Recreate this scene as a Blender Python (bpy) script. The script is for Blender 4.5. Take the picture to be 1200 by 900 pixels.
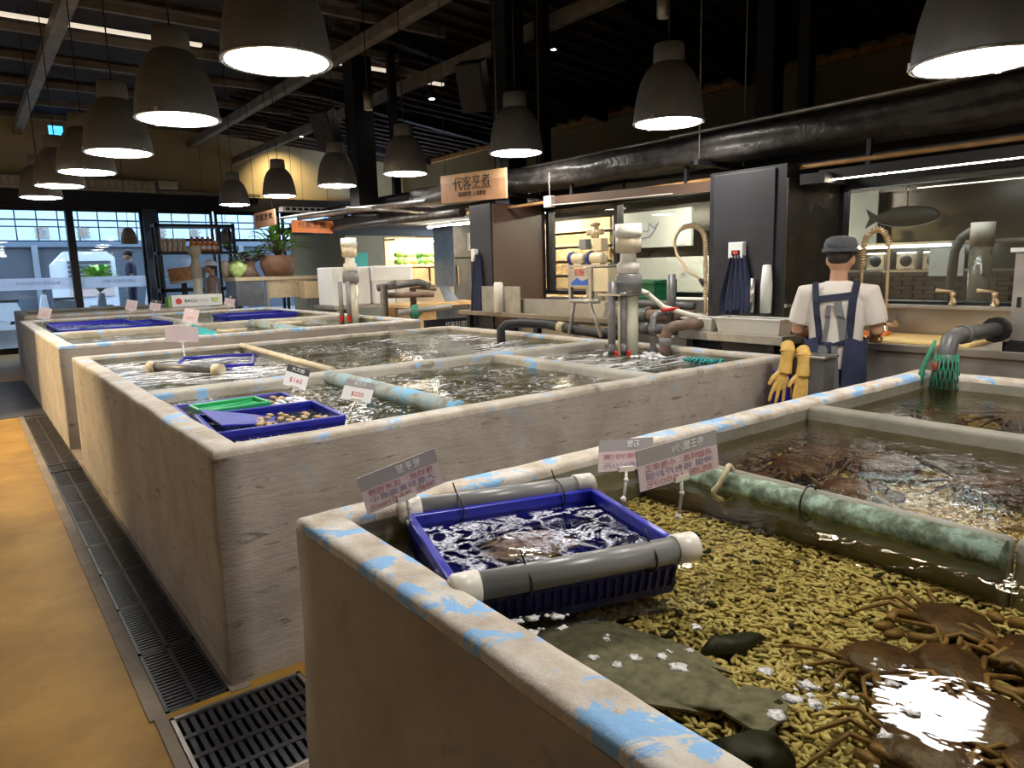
import bpy, bmesh, math, random
from mathutils import Matrix, Vector, noise
R_ = random.Random(7)
PI = math.pi
for o in list(bpy.data.objects):
    bpy.data.objects.remove(o, do_unlink=True)
S = bpy.context.scene
COL = S.collection

# ---------------------------------------------------------------- camera, world, exposure
cam = bpy.data.cameras.new('camera'); camo = bpy.data.objects.new('camera', cam); COL.objects.link(camo)
cam.sensor_width = 36.0; cam.lens = 24.96; cam.clip_start = 0.02; cam.clip_end = 200
camo.matrix_world = Matrix(((0.79157, 0.11955, -0.59927, 0.0), (-0.61053, 0.11306, -0.78388, 0.0),
                            (-0.02596, 0.98637, 0.16248, 1.55), (0, 0, 0, 1)))
S.camera = camo
S.view_settings.view_transform = 'Standard'; S.view_settings.look = 'None'
S.view_settings.gamma = 1.0; S.view_settings.use_curve_mapping = False
S.view_settings.exposure = 1.45
W = bpy.data.worlds.new('overcast_sky'); S.world = W; W.use_nodes = True
W.node_tree.nodes['Background'].inputs['Color'].default_value = (0.62, 0.78, 1.0, 1)
W.node_tree.nodes['Background'].inputs['Strength'].default_value = 2.0

def lamp_light(name, kind, loc, energy, color, target=None, size=0.3, spot=1.2, blend=0.5, parent=None):
    l = bpy.data.lights.new(name, kind); l.energy = energy; l.color = color
    if kind == 'AREA': l.shape = 'DISK'; l.size = size
    elif kind == 'SPOT': l.spot_size = spot; l.spot_blend = blend; l.shadow_soft_size = size
    else: l.shadow_soft_size = size
    o = bpy.data.objects.new(name, l); COL.objects.link(o); o.location = loc
    if target is not None:
        o.rotation_euler = (Vector(target) - Vector(loc)).to_track_quat('-Z', 'Y').to_euler()
    if parent: adopt(o, parent)
    return o

# ---------------------------------------------------------------- helpers
def adopt(o, parent):
    o.parent = parent
    o.matrix_parent_inverse = Matrix.Translation(parent.location).inverted() if parent.type == 'EMPTY' else Matrix()

def tag(o, label=None, cat=None, group=None, kind=None):
    if label: o['label'] = label
    if cat: o['category'] = cat
    if group: o['group'] = group
    if kind: o['kind'] = kind
    return o

def thing(name, label, cat, loc=(0, 0, 0), group=None):
    o = bpy.data.objects.new(name, None); COL.objects.link(o); o.location = loc
    o.empty_display_size = 0.1
    return tag(o, label, cat, group)

def copy_tree(o, parent=None):
    c = o.copy(); COL.objects.link(c)
    if parent: c.parent = parent; c.matrix_parent_inverse = o.matrix_parent_inverse.copy()
    for ch in list(o.children): copy_tree(ch, c)
    return c

class MB:
    def __init__(s): s.bm = bmesh.new()
    def box(s, a, b, M=None, bev=0.0):
        x0, y0, z0 = a; x1, y1, z1 = b
        vs = [s.bm.verts.new(p) for p in ((x0,y0,z0),(x1,y0,z0),(x1,y1,z0),(x0,y1,z0),(x0,y0,z1),(x1,y0,z1),(x1,y1,z1),(x0,y1,z1))]
        fs = [s.bm.faces.new([vs[i] for i in f]) for f in ((3,2,1,0),(4,5,6,7),(0,1,5,4),(1,2,6,5),(2,3,7,6),(3,0,4,7))]
        if bev > 0:
            es = list({e for f in fs for e in f.edges})
            r = bmesh.ops.bevel(s.bm, geom=es, offset=bev, segments=2, profile=0.5, affect='EDGES')
            vs = list({v for v in r['verts']} | {v for v in vs if v.is_valid})
        if M is not None:
            for v in vs: v.co = M @ v.co
        return s
    def bar(s, p, q, w, h=None, up=(0, 0, 1)):
        p, q = Vector(p), Vector(q); h = h or w
        d = (q - p).normalized(); u = Vector(up)
        if abs(d.dot(u)) > .98: u = Vector((0, 1, 0))
        r = d.cross(u).normalized(); u = r.cross(d)
        vs = []
        for c in (p, q):
            for a, b in ((-1,-1),(1,-1),(1,1),(-1,1)): vs.append(s.bm.verts.new(c + r*a*w/2 + u*b*h/2))
        for f in ((0,1,2,3),(7,6,5,4),(0,4,5,1),(1,5,6,2),(2,6,7,3),(3,7,4,0)): s.bm.faces.new([vs[i] for i in f])
        return s
    def tube(s, pts, r, n=10, caps=True, smooth=True):
        pts = [Vector(p) for p in pts]; rs = r if isinstance(r, (list, tuple)) else [r]*len(pts)
        rings = []; pu = None
        for i, p in enumerate(pts):
            d = (pts[min(i+1, len(pts)-1)] - pts[max(i-1, 0)]).normalized()
            if pu is None:
                u = Vector((0,0,1)) if abs(d.z) < .95 else Vector((1,0,0))
            else: u = pu
            a = d.cross(u)
            if a.length < 1e-4: a = d.cross(Vector((0,1,0)))
            a.normalize(); b = a.cross(d).normalized(); pu = b
            rings.append([s.bm.verts.new(p + a*math.cos(t)*rs[i] + b*math.sin(t)*rs[i]) for t in [2*PI*k/n for k in range(n)]])
        for A, B in zip(rings, rings[1:]):
            for k in range(n):
                f = s.bm.faces.new((A[k], A[(k+1)%n], B[(k+1)%n], B[k])); f.smooth = smooth
        if caps:
            s.bm.faces.new(rings[0][::-1]); s.bm.faces.new(rings[-1])
        return s
    def cyl(s, p, q, r, n=16, r2=None): return s.tube([p, q], [r, r if r2 is None else r2], n)
    def lathe(s, prof, c=(0,0,0), n=32, cap0=False, cap1=False, M=None):
        c = Vector(c); rings = []
        for (r, z) in prof:
            ring = []
            for k in range(n):
                v = Vector((r*math.cos(2*PI*k/n), r*math.sin(2*PI*k/n), z))
                if M is not None: v = M @ v
                ring.append(s.bm.verts.new(c + v))
            rings.append(ring)
        for A, B in zip(rings, rings[1:]):
            for k in range(n):
                f = s.bm.faces.new((A[k], A[(k+1)%n], B[(k+1)%n], B[k])); f.smooth = True
        if cap0: s.bm.faces.new(rings[0][::-1])
        if cap1: s.bm.faces.new(rings[-1])
        return s
    def blob(s, c, rx, ry, rz, sub=2, M=None, nz=0.0, seed=0):
        r = bmesh.ops.create_icosphere(s.bm, subdivisions=sub, radius=1.0)
        c = Vector(c)
        for v in r['verts']:
            p = v.co.copy()
            k = 1 + nz*noise.noise(p*1.7 + Vector((seed*3.1, seed, 0)))
            p = Vector((p.x*rx*k, p.y*ry*k, p.z*rz*k))
            if M is not None: p = M @ p
            v.co = c + p
        for f in {f for v in r['verts'] for f in v.link_faces}: f.smooth = True
        return s
    def poly(s, pts, thick=None):
        vs = [s.bm.verts.new(p) for p in pts]
        f = s.bm.faces.new(vs)
        if thick:
            r = bmesh.ops.extrude_face_region(s.bm, geom=[f])
            t = Vector(thick)
            for g in r['geom']:
                if isinstance(g, bmesh.types.BMVert): g.co += t
            bmesh.ops.recalc_face_normals(s.bm, faces=s.bm.faces[:])
        return s
    def grid(s, x0, x1, y0, y1, z, nx, ny, fn=None):
        V = [[None]*(ny+1) for _ in range(nx+1)]
        for i in range(nx+1):
            for j in range(ny+1):
                x = x0+(x1-x0)*i/nx; y = y0+(y1-y0)*j/ny
                V[i][j] = s.bm.verts.new((x, y, z + (fn(x, y) if fn else 0)))
        for i in range(nx):
            for j in range(ny):
                f = s.bm.faces.new((V[i][j], V[i+1][j], V[i+1][j+1], V[i][j+1])); f.smooth = True
        return s
    def build(s, name, mat, parent=None, mod=None, recalc=True):
        if recalc: bmesh.ops.recalc_face_normals(s.bm, faces=s.bm.faces[:])
        me = bpy.data.meshes.new(name); s.bm.to_mesh(me); s.bm.free()
        o = bpy.data.objects.new(name, me); COL.objects.link(o)
        if mat: me.materials.append(M_[mat] if isinstance(mat, str) else mat)
        if parent: adopt(o, parent)
        return o

# ---------------------------------------------------------------- materials
M_ = {}
def nodes(name):
    m = bpy.data.materials.new(name); m.use_nodes = True; nt = m.node_tree
    for n in list(nt.nodes): nt.nodes.remove(n)
    out = nt.nodes.new('ShaderNodeOutputMaterial'); M_[name] = m
    return nt, out
def N(nt, t, **kw):
    n = nt.nodes.new(t)
    for k, v in kw.items():
        if k in n.inputs: n.inputs[k].default_value = v
        else: setattr(n, k, v)
    return n
def coords(nt, scale=(1,1,1), kind='Object'):
    # world-space position so that the pattern runs on over neighbouring meshes
    g = N(nt, 'ShaderNodeNewGeometry'); mp = N(nt, 'ShaderNodeMapping'); mp.inputs['Scale'].default_value = scale
    nt.links.new(g.outputs['Position'], mp.inputs['Vector']); return mp.outputs['Vector']
def ramp(nt, src, stops):
    r = N(nt, 'ShaderNodeValToRGB'); e = r.color_ramp.elements
    while len(e) < len(stops): e.new(0.5)
    for k, (p, c) in enumerate(stops):
        e[k].position = p; e[k].color = (*c, 1) if len(c) == 3 else c
    nt.links.new(src, r.inputs['Fac']); return r.outputs['Color']
def mixc(nt, fac, a, b):
    m = N(nt, 'ShaderNodeMix'); m.data_type = 'RGBA'
    for s, i in ((fac, 0), (a, 6), (b, 7)):
        if hasattr(s, 'is_output'): nt.links.new(s, m.inputs[i])
        else: m.inputs[i].default_value = s if i == 0 else (*s, 1)
    return m.outputs[2]
def simple(name, color, rough=0.5, metal=0.0, var=0.12, nscale=6.0, bump=0.0, bscale=60.0, emit=None, estr=0.0, spec=0.5, trans=0.0):
    nt, out = nodes(name)
    b = N(nt, 'ShaderNodeBsdfPrincipled'); b.inputs['Roughness'].default_value = rough; b.inputs['Metallic'].default_value = metal
    b.inputs['Specular IOR Level'].default_value = spec
    if var > 0:
        v = coords(nt); n = N(nt, 'ShaderNodeTexNoise', Scale=nscale, Detail=4.0); nt.links.new(v, n.inputs['Vector'])
        lo = tuple(max(0, c*(1-var)) for c in color); hi = tuple(min(1, c*(1+var)) for c in color)
        nt.links.new(ramp(nt, n.outputs['Fac'], [(0.3, lo), (0.7, hi)]), b.inputs['Base Color'])
    else: b.inputs['Base Color'].default_value = (*color, 1)
    if bump > 0:
        v = coords(nt); n = N(nt, 'ShaderNodeTexNoise', Scale=bscale, Detail=5.0); nt.links.new(v, n.inputs['Vector'])
        bp = N(nt, 'ShaderNodeBump', Strength=bump, Distance=0.01); nt.links.new(n.outputs['Fac'], bp.inputs['Height']); nt.links.new(bp.outputs['Normal'], b.inputs['Normal'])
    if emit: b.inputs['Emission Color'].default_value = (*emit, 1); b.inputs['Emission Strength'].default_value = estr
    if trans: b.inputs['Transmission Weight'].default_value = trans
    nt.links.new(b.outputs[0], out.inputs[0]); return M_[name]

def concrete(name, stops, blue=0.0, streak=(1, 1, 5), scale=3.0, bump=0.5, blue_thr=0.66, dark=0.5, bluec=(0.22, 0.45, 0.75), bscale=4.5, dthr=0.60, dscale=7.0, bump_scale=22.0):
    nt, out = nodes(name); b = N(nt, 'ShaderNodeBsdfPrincipled', Roughness=0.75)
    v = coords(nt, (1, 1, 1)); vs = coords(nt, streak)
    n1 = N(nt, 'ShaderNodeTexNoise', Scale=scale, Detail=6.0, Roughness=0.65); nt.links.new(v, n1.inputs['Vector'])
    c = ramp(nt, n1.outputs['Fac'], stops)
    n2 = N(nt, 'ShaderNodeTexNoise', Scale=dscale, Detail=6.0, Roughness=0.75, Distortion=0.5); nt.links.new(vs, n2.inputs['Vector'])
    m = ramp(nt, n2.outputs['Fac'], [(dthr, (0, 0, 0)), (dthr+.07, (dark,)*3)])
    c = mixc(nt, m, c, (0.10, 0.085, 0.07))
    if blue > 0:
        n3 = N(nt, 'ShaderNodeTexNoise', Scale=bscale, Detail=7.0, Roughness=0.7, Distortion=0.8); nt.links.new(v, n3.inputs['Vector'])
        mb = ramp(nt, n3.outputs['Fac'], [(blue_thr, (0, 0, 0)), (blue_thr+0.02, (blue,)*3)])
        c = mixc(nt, mb, c, bluec)
    nt.links.new(c, b.inputs['Base Color'])
    n4 = N(nt, 'ShaderNodeTexNoise', Scale=bump_scale, Detail=8.0, Roughness=0.7); nt.links.new(vs, n4.inputs['Vector'])
    bp = N(nt, 'ShaderNodeBump', Strength=bump, Distance=0.02); nt.links.new(n4.outputs['Fac'], bp.inputs['Height']); nt.links.new(bp.outputs['Normal'], b.inputs['Normal'])
    nt.links.new(b.outputs[0], out.inputs[0]); return M_[name]

concrete('tank_concrete', [(0.3, (0.27, 0.235, 0.20)), (0.55, (0.37, 0.33, 0.285)), (0.75, (0.44, 0.40, 0.35))], blue=0.5, blue_thr=0.64, streak=(1, 1, 5), dark=0.8, bump=0.30, bluec=(0.26, 0.33, 0.40), dthr=0.585, dscale=5.0, bump_scale=7.0)
concrete('tank_plaster', [(0.3, (0.27, 0.225, 0.18)), (0.6, (0.36, 0.31, 0.255)), (0.8, (0.42, 0.365, 0.30))], blue=0.0, streak=(1, 0.6, 1.5), dark=0.25, bump=0.25)
concrete('tank_rim', [(0.32, (0.36, 0.29, 0.22)), (0.47, (0.52, 0.445, 0.36)), (0.6, (0.62, 0.57, 0.50)), (0.75, (0.70, 0.67, 0.62))], blue=0.95, blue_thr=0.545, streak=(1, 1, 1), dark=0.6, bump=0.4, bscale=7.0, scale=7.0)
concrete('tank_rim_worn', [(0.32, (0.34, 0.28, 0.21)), (0.5, (0.47, 0.41, 0.335)), (0.7, (0.60, 0.55, 0.47))], blue=0.85, blue_thr=0.585, streak=(1, 1, 1), dark=0.6, bump=0.4, bscale=6.0, scale=6.0)
concrete('tank_inner', [(0.3, (0.085, 0.085, 0.05)), (0.5, (0.20, 0.185, 0.13)), (0.75, (0.36, 0.335, 0.27))], blue=0.3, blue_thr=0.70, streak=(1, 1, 2), dark=0.6, bump=0.3)
concrete('tank_inner_clean', [(0.3, (0.15, 0.14, 0.10)), (0.55, (0.24, 0.225, 0.175)), (0.8, (0.34, 0.32, 0.265))], blue=0.0, streak=(1, 1, 2), dark=0.35, bump=0.2)
concrete('divider_concrete', [(0.3, (0.30, 0.27, 0.21)), (0.55, (0.45, 0.41, 0.34)), (0.8, (0.58, 0.54, 0.46))], blue=0.9, blue_thr=0.57, streak=(1, 1, 1.5), dark=0.6, bump=0.4)
concrete('floor_ochre', [(0.3, (0.20, 0.098, 0.012)), (0.5, (0.29, 0.155, 0.023)), (0.7, (0.38, 0.22, 0.040))], blue=0, streak=(1, 1, 1), dark=0.35, scale=1.6, bump=0.08)
M_['floor_ochre'].node_tree.nodes['Principled BSDF'].inputs['Roughness'].default_value = 0.6; M_['floor_ochre'].node_tree.nodes['Principled BSDF'].inputs['Specular IOR Level'].default_value = 0.3
concrete('kerb_concrete', [(0.3, (0.16, 0.12, 0.08)), (0.7, (0.28, 0.23, 0.17))], dark=0.5)
concrete('dark_tile', [(0.3, (0.03, 0.032, 0.035)), (0.7, (0.08, 0.08, 0.085))], dark=0.3, bump=0.1)
simple('trench', (0.012, 0.011, 0.010), 0.9)
simple('grate_iron', (0.045, 0.045, 0.05), 0.45, 0.5, var=0.3, nscale=30)
simple('grate_old', (0.07, 0.06, 0.05), 0.6, 0.3, var=0.4, nscale=20)
simple('frame_steel', (0.33, 0.30, 0.26), 0.4, 0.8, var=0.2, nscale=12)
simple('lamp_metal', (0.235, 0.23, 0.235), 0.5, 0.2, var=0.12, nscale=9)
simple('lamp_clip', (0.55, 0.53, 0.5), 0.3, 0.9, var=0)
simple('lamp_glow', (1, 1, 1), 0.5, var=0, emit=(1.0, 0.965, 0.91), estr=17.0)
simple('cord_black', (0.015, 0.015, 0.015), 0.6, var=0)
simple('black_metal', (0.016, 0.016, 0.019), 0.5, 0.2, var=0.2)
simple('deck_dark', (0.026, 0.019, 0.017), 0.85, var=0.5, nscale=2.5, bump=0.3, bscale=9)
simple('deck_brown', (0.075, 0.045, 0.035), 0.85, var=0.5, nscale=3, bump=0.2, bscale=12)
simple('beam_paint', (0.22, 0.185, 0.15), 0.6, 0.1, var=0.3, nscale=5)
simple('beam_dark', (0.045, 0.042, 0.045), 0.6, 0.2, var=0.3)
simple('purlin_paint', (0.20, 0.17, 0.145), 0.6, 0.1, var=0.3, nscale=3)
simple('purlin_light', (0.62, 0.52, 0.42), 0.6, var=0.15, nscale=4)
simple('warm_lit_tint', (0.50, 0.27, 0.10), 0.6, var=0.3, nscale=9)  # orange brown colour carries the warm light on the edge and conduit
simple('wall_beige', (0.62, 0.50, 0.30), 0.8, var=0.1, nscale=1.2)
simple('wall_olive', (0.30, 0.25, 0.145), 0.8, var=0.12, nscale=1.2)
simple('fascia_navy', (0.012, 0.013, 0.022), 0.5, var=0.1)
simple('frame_black', (0.012, 0.012, 0.015), 0.4, 0.2, var=0)
simple('frame_blue', (0.10, 0.14, 0.20), 0.35, 0.6, var=0.1)
simple('charcoal_panel', (0.026, 0.025, 0.030), 0.42, var=0.1, nscale=2)
simple('brown_panel', (0.115, 0.068, 0.046), 0.36, var=0.06, nscale=2)
simple('black_panel', (0.055, 0.05, 0.042), 0.22, 0.3, var=0.25, nscale=4)
simple('stainless', (0.55, 0.52, 0.47), 0.3, 0.9, var=0.12, nscale=5)
simple('stainless_dull', (0.40, 0.37, 0.33), 0.45, 0.7, var=0.18, nscale=7)
simple('chrome', (0.75, 0.72, 0.66), 0.15, 1.0, var=0)
simple('brass_cream', (0.62, 0.48, 0.30), 0.35, 0.4, var=0.1)
simple('pvc_gray', (0.20, 0.195, 0.19), 0.3, var=0.06)
simple('pvc_dark', (0.10, 0.098, 0.095), 0.38, var=0.2, nscale=14)
simple('pvc_white', (0.72, 0.67, 0.58), 0.35, var=0.05)
simple('pvc_clear', (0.50, 0.48, 0.36), 0.25, var=0.08)
simple('pvc_tan', (0.58, 0.48, 0.32), 0.4, var=0.15, nscale=14)
simple('blue_plastic', (0.012, 0.016, 0.33), 0.32, var=0.12, nscale=9)
simple('blue_faded', (0.07, 0.065, 0.36), 0.4, var=0.12, nscale=9)
simple('green_plastic', (0.02, 0.36, 0.12), 0.35, var=0.08)
simple('green_crate', (0.01, 0.13, 0.055), 0.4, var=0.1)
simple('zip_black', (0.01, 0.01, 0.01), 0.4, var=0)
simple('strap_tan', (0.42, 0.36, 0.22), 0.7, var=0.2, nscale=40)
simple('tag_gray', (0.32, 0.29, 0.29), 0.45, var=0.05)
simple('tag_pink', (0.58, 0.46, 0.46), 0.45, var=0.06)
simple('tag_white', (0.80, 0.78, 0.77), 0.4, var=0.03)
simple('tag_black', (0.02, 0.02, 0.022), 0.4, var=0)
simple('ink_red', (0.62, 0.06, 0.06), 0.6, var=0)
simple('ink_pink', (0.56, 0.30, 0.31), 0.6, var=0)
simple('ink_gray', (0.55, 0.53, 0.53), 0.6, var=0)
simple('ink_violet', (0.40, 0.34, 0.42), 0.6, var=0)
simple('ink_black', (0.015, 0.012, 0.012), 0.6, var=0)
simple('ink_white', (0.8, 0.8, 0.8), 0.6, var=0)
simple('ink_blue', (0.03, 0.10, 0.45), 0.6, var=0)
simple('clear_arm', (0.62, 0.60, 0.55), 0.2, var=0.05)
simple('sign_wood', (0.40, 0.21, 0.11), 0.55, var=0.2, nscale=5)
simple('sign_wood_light', (0.55, 0.33, 0.17), 0.55, var=0.15, nscale=5)
simple('sign_orange', (0.72, 0.20, 0.04), 0.5, var=0.08)
simple('terracotta', (0.23, 0.12, 0.07), 0.75, var=0.25, nscale=7)
simple('stoneware', (0.30, 0.25, 0.19), 0.6, var=0.2, nscale=5)
simple('leaf_bright', (0.20, 0.42, 0.06), 0.45, var=0.35, nscale=9)
simple('leaf_dark', (0.02, 0.085, 0.03), 0.35, var=0.3, nscale=9)
simple('leaf_mid', (0.07, 0.24, 0.05), 0.45, var=0.35, nscale=9)
simple('stem_brown', (0.12, 0.08, 0.04), 0.7, var=0.2)
simple('plate_green', (0.42, 0.55, 0.20), 0.3, var=0.3, nscale=12)
simple('styrofoam', (0.80, 0.79, 0.76), 0.7, var=0.03, bump=0.2, bscale=80)
simple('translucent_box', (0.66, 0.63, 0.56), 0.35, var=0.05)
simple('white_paint', (0.75, 0.74, 0.72), 0.5, var=0.03)
simple('clay_red', (0.25, 0.035, 0.02), 0.6, var=0.2)
simple('rope_red', (0.55, 0.02, 0.01), 0.4, var=0)
simple('shirt', (0.72, 0.66, 0.60), 0.85, var=0.05, nscale=8, bump=0.25, bscale=14)
simple('navy_cloth', (0.020, 0.024, 0.055), 0.85, var=0.2, nscale=12)
simple('gray_cloth', (0.18, 0.18, 0.19), 0.85, var=0.15, nscale=12)
simple('apron_blue', (0.028, 0.036, 0.085), 0.85, var=0.25, nscale=6)
simple('cap_gray', (0.085, 0.09, 0.10), 0.8, var=0.15, nscale=30)
simple('skin', (0.50, 0.27, 0.17), 0.55, var=0.06)
simple('hair', (0.02, 0.013, 0.01), 0.6, var=0.2)
simple('glove_yellow', (0.72, 0.46, 0.12), 0.6, var=0.15, nscale=14)
simple('cut_board', (0.85, 0.62, 0.26), 0.5, var=0.08)
simple('net_green', (0.025, 0.19, 0.11), 0.6, var=0.3, nscale=30)
simple('net_teal', (0.03, 0.33, 0.34), 0.6, var=0.3, nscale=30)
simple('motor_cream', (0.62, 0.52, 0.33), 0.4, 0.1, var=0.1)
simple('motor_blue', (0.01, 0.025, 0.16), 0.35, var=0.1)
simple('shell_brown', (0.075, 0.032, 0.014), 0.5, var=0.45, nscale=22, bump=0.4, bscale=60)
simple('leg_dark', (0.07, 0.032, 0.015), 0.5, var=0.4, nscale=25)
simple('leg_tan', (0.21, 0.115, 0.04), 0.5, var=0.4, nscale=25)
simple('sandy_skin', (0.18, 0.17, 0.15), 0.7, var=0.35, nscale=40, bump=0.3, bscale=90)
simple('dark_rock', (0.012, 0.014, 0.009), 0.6, var=0.3, nscale=16, bump=0.3, bscale=40)
simple('clam', (0.48, 0.33, 0.16), 0.45, var=0.3, nscale=45)
simple('fish_pink', (0.27, 0.17, 0.13), 0.4, var=0.3, nscale=25)
simple('foam', (0.86, 0.86, 0.90), 0.6, var=0.04, nscale=60)
simple('froth_thin', (0.55, 0.53, 0.50), 0.35, var=0.45, nscale=120, bump=0.5, bscale=200)
simple('wood_box', (0.60, 0.40, 0.19), 0.6, var=0.2, nscale=4)
simple('wood_pale', (0.72, 0.55, 0.32), 0.6, var=0.15, nscale=5)
simple('panel_ice', (0.66, 0.72, 0.70), 0.5, var=0.03)
simple('facade_glass', (0.50, 0.66, 0.82), 0.35, var=0.06, nscale=0.6)
simple('facade_mullion', (0.10, 0.14, 0.20), 0.5, var=0)
simple('facade_dark', (0.05, 0.065, 0.09), 0.6, var=0.15, nscale=1)
simple('facade_wall', (0.16, 0.19, 0.24), 0.7, var=0.15, nscale=1)
simple('asphalt', (0.17, 0.18, 0.20), 0.85, var=0.15, nscale=3)
simple('unit_white', (0.58, 0.64, 0.72), 0.5, var=0.05)
simple('juice_orange', (0.75, 0.22, 0.03), 0.35, var=0.25, nscale=60)
simple('jar_tan', (0.60, 0.40, 0.20), 0.4, var=0.2, nscale=40)
simple('lid_red', (0.55, 0.03, 0.02), 0.4, var=0)
simple('steel_blue', (0.20, 0.23, 0.27), 0.3, 0.7, var=0.15)
simple('poster', (0.75, 0.35, 0.15), 0.5, var=0.5, nscale=30)
simple('duct_wrap', (0.05, 0.045, 0.042), 0.38, 0.3, var=0.5, nscale=9, bump=1.0, bscale=16)
simple('clay_pipe', (0.16, 0.10, 0.07), 0.6, var=0.4, nscale=12)
simple('brick_dark', (0.07, 0.055, 0.042), 0.6, var=0.2, nscale=12)
simple('led_white', (1, 1, 1), 0.5, var=0, emit=(1.0, 0.93, 0.8), estr=26.0)
simple('led_kitchen', (1, 1, 1), 0.5, var=0, emit=(1.0, 0.93, 0.80), estr=75.0)
simple('led_thin', (1, 1, 1), 0.5, var=0, emit=(1.0, 0.84, 0.60), estr=32.0)
simple('led_cool', (1, 1, 1), 0.5, var=0, emit=(0.85, 0.93, 1.0), estr=16.0)
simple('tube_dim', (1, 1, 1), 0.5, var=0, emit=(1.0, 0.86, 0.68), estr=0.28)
simple('exit_blue', (0.1, 0.3, 0.7), 0.5, var=0, emit=(0.05, 0.32, 0.85), estr=1.3)
simple('led_red', (0.6, 0.02, 0.02), 0.5, var=0, emit=(1, 0.05, 0.03), estr=2.0)

# algae green pipe / painted pipe
concrete('pipe_algae', [(0.35, (0.05, 0.06, 0.035)), (0.5, (0.17, 0.22, 0.14)), (0.62, (0.33, 0.45, 0.36))], blue=0.8, blue_thr=0.66, streak=(3, 3, 3), dark=0.8, scale=18, bump=0.3, bluec=(0.30, 0.55, 0.58))
concrete('pipe_blue', [(0.35, (0.20, 0.19, 0.12)), (0.55, (0.38, 0.42, 0.38)), (0.7, (0.25, 0.45, 0.58))], blue=0.95, blue_thr=0.545, streak=(3, 1, 3), dark=0.5, scale=7, bump=0.2, bluec=(0.20, 0.48, 0.70))

def water(name, tint, foam_thr, fscale=5.0, ridge=0.0, bump=0.25, wscale=14.0, foamc=(0.85, 0.86, 0.88), body=None, bodyfac=0.0, stretch=(1, 1, 1)):
    nt, out = nodes(name)
    v = coords(nt, stretch)
    n = N(nt, 'ShaderNodeTexNoise', Scale=wscale, Detail=3.0, Roughness=0.55, Distortion=0.4); nt.links.new(v, n.inputs['Vector'])
    bp = N(nt, 'ShaderNodeBump', Strength=bump, Distance=0.02); nt.links.new(n.outputs['Fac'], bp.inputs['Height'])
    fr = N(nt, 'ShaderNodeFresnel', IOR=1.33); nt.links.new(bp.outputs['Normal'], fr.inputs['Normal'])
    tr = N(nt, 'ShaderNodeBsdfTransparent'); tr.inputs['Color'].default_value = (*tint, 1)
    base = tr
    if body:
        df = N(nt, 'ShaderNodeBsdfDiffuse'); df.inputs['Color'].default_value = (*body, 1)
        mb = N(nt, 'ShaderNodeMixShader'); mb.inputs[0].default_value = bodyfac
        nt.links.new(tr.outputs[0], mb.inputs[1]); nt.links.new(df.outputs[0], mb.inputs[2]); base = mb
    gl = N(nt, 'ShaderNodeBsdfGlossy', Roughness=0.03); nt.links.new(bp.outputs['Normal'], gl.inputs['Normal'])
    mx = N(nt, 'ShaderNodeMixShader'); nt.links.new(fr.outputs[0], mx.inputs[0]); nt.links.new(base.outputs[0], mx.inputs[1]); nt.links.new(gl.outputs[0], mx.inputs[2])
    f2 = N(nt, 'ShaderNodeTexNoise', Scale=fscale, Detail=9.0, Roughness=0.72, Distortion=1.4); nt.links.new(v, f2.inputs['Vector'])
    fm = ramp(nt, f2.outputs['Fac'], [(foam_thr, (0, 0, 0)), (foam_thr+0.05, (0.9,)*3)])
    if ridge:
        f3 = N(nt, 'ShaderNodeTexNoise', Scale=fscale*1.6, Detail=3.0, Roughness=0.55, Distortion=1.0); nt.links.new(v, f3.inputs['Vector'])
        rd = ramp(nt, f3.outputs['Fac'], [(0.5-ridge*1.6, (0, 0, 0)), (0.5-ridge*.4, (1,)*3), (0.5+ridge*.4, (1,)*3), (0.5+ridge*1.6, (0, 0, 0))])
        f4 = N(nt, 'ShaderNodeTexNoise', Scale=110.0, Detail=2.0); nt.links.new(v, f4.inputs['Vector'])
        sp = ramp(nt, f4.outputs['Fac'], [(0.36, (0.15,)*3), (0.58, (1,)*3)])
        f5 = N(nt, 'ShaderNodeTexNoise', Scale=fscale*.6, Detail=2.0); nt.links.new(v, f5.inputs['Vector'])
        ar = ramp(nt, f5.outputs['Fac'], [(0.38, (0.05,)*3), (0.58, (1,)*3)])
        m1 = N(nt, 'ShaderNodeMix'); m1.data_type = 'RGBA'; m1.blend_type = 'MULTIPLY'; m1.inputs[0].default_value = 1.0; nt.links.new(rd, m1.inputs[6]); nt.links.new(sp, m1.inputs[7])
        m3 = N(nt, 'ShaderNodeMix'); m3.data_type = 'RGBA'; m3.blend_type = 'MULTIPLY'; m3.inputs[0].default_value = 1.0; nt.links.new(m1.outputs[2], m3.inputs[6]); nt.links.new(ar, m3.inputs[7])
        m4 = N(nt, 'ShaderNodeMix'); m4.data_type = 'RGBA'; m4.blend_type = 'LIGHTEN'; m4.inputs[0].default_value = 1.0; nt.links.new(m3.outputs[2], m4.inputs[6]); nt.links.new(fm, m4.inputs[7]); fm = m4.outputs[2]
    fd = N(nt, 'ShaderNodeBsdfDiffuse'); fd.inputs['Color'].default_value = (*foamc, 1)
    m2 = N(nt, 'ShaderNodeMixShader'); nt.links.new(fm, m2.inputs[0]); nt.links.new(mx.outputs[0], m2.inputs[1]); nt.links.new(fd.outputs[0], m2.inputs[2])
    nt.links.new(m2.outputs[0], out.inputs[0]); return M_[name]
water('water_clear', (0.86, 0.85, 0.68), 0.80, bump=0.10, wscale=9.0)
water('water_brown', (0.80, 0.72, 0.52), 0.78, bump=0.22, wscale=16.0)
water('water_olive', (0.72, 0.72, 0.45), 0.70, ridge=0.012, bump=0.35, wscale=12.0, body=(0.10, 0.10, 0.04), bodyfac=0.25)
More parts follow.
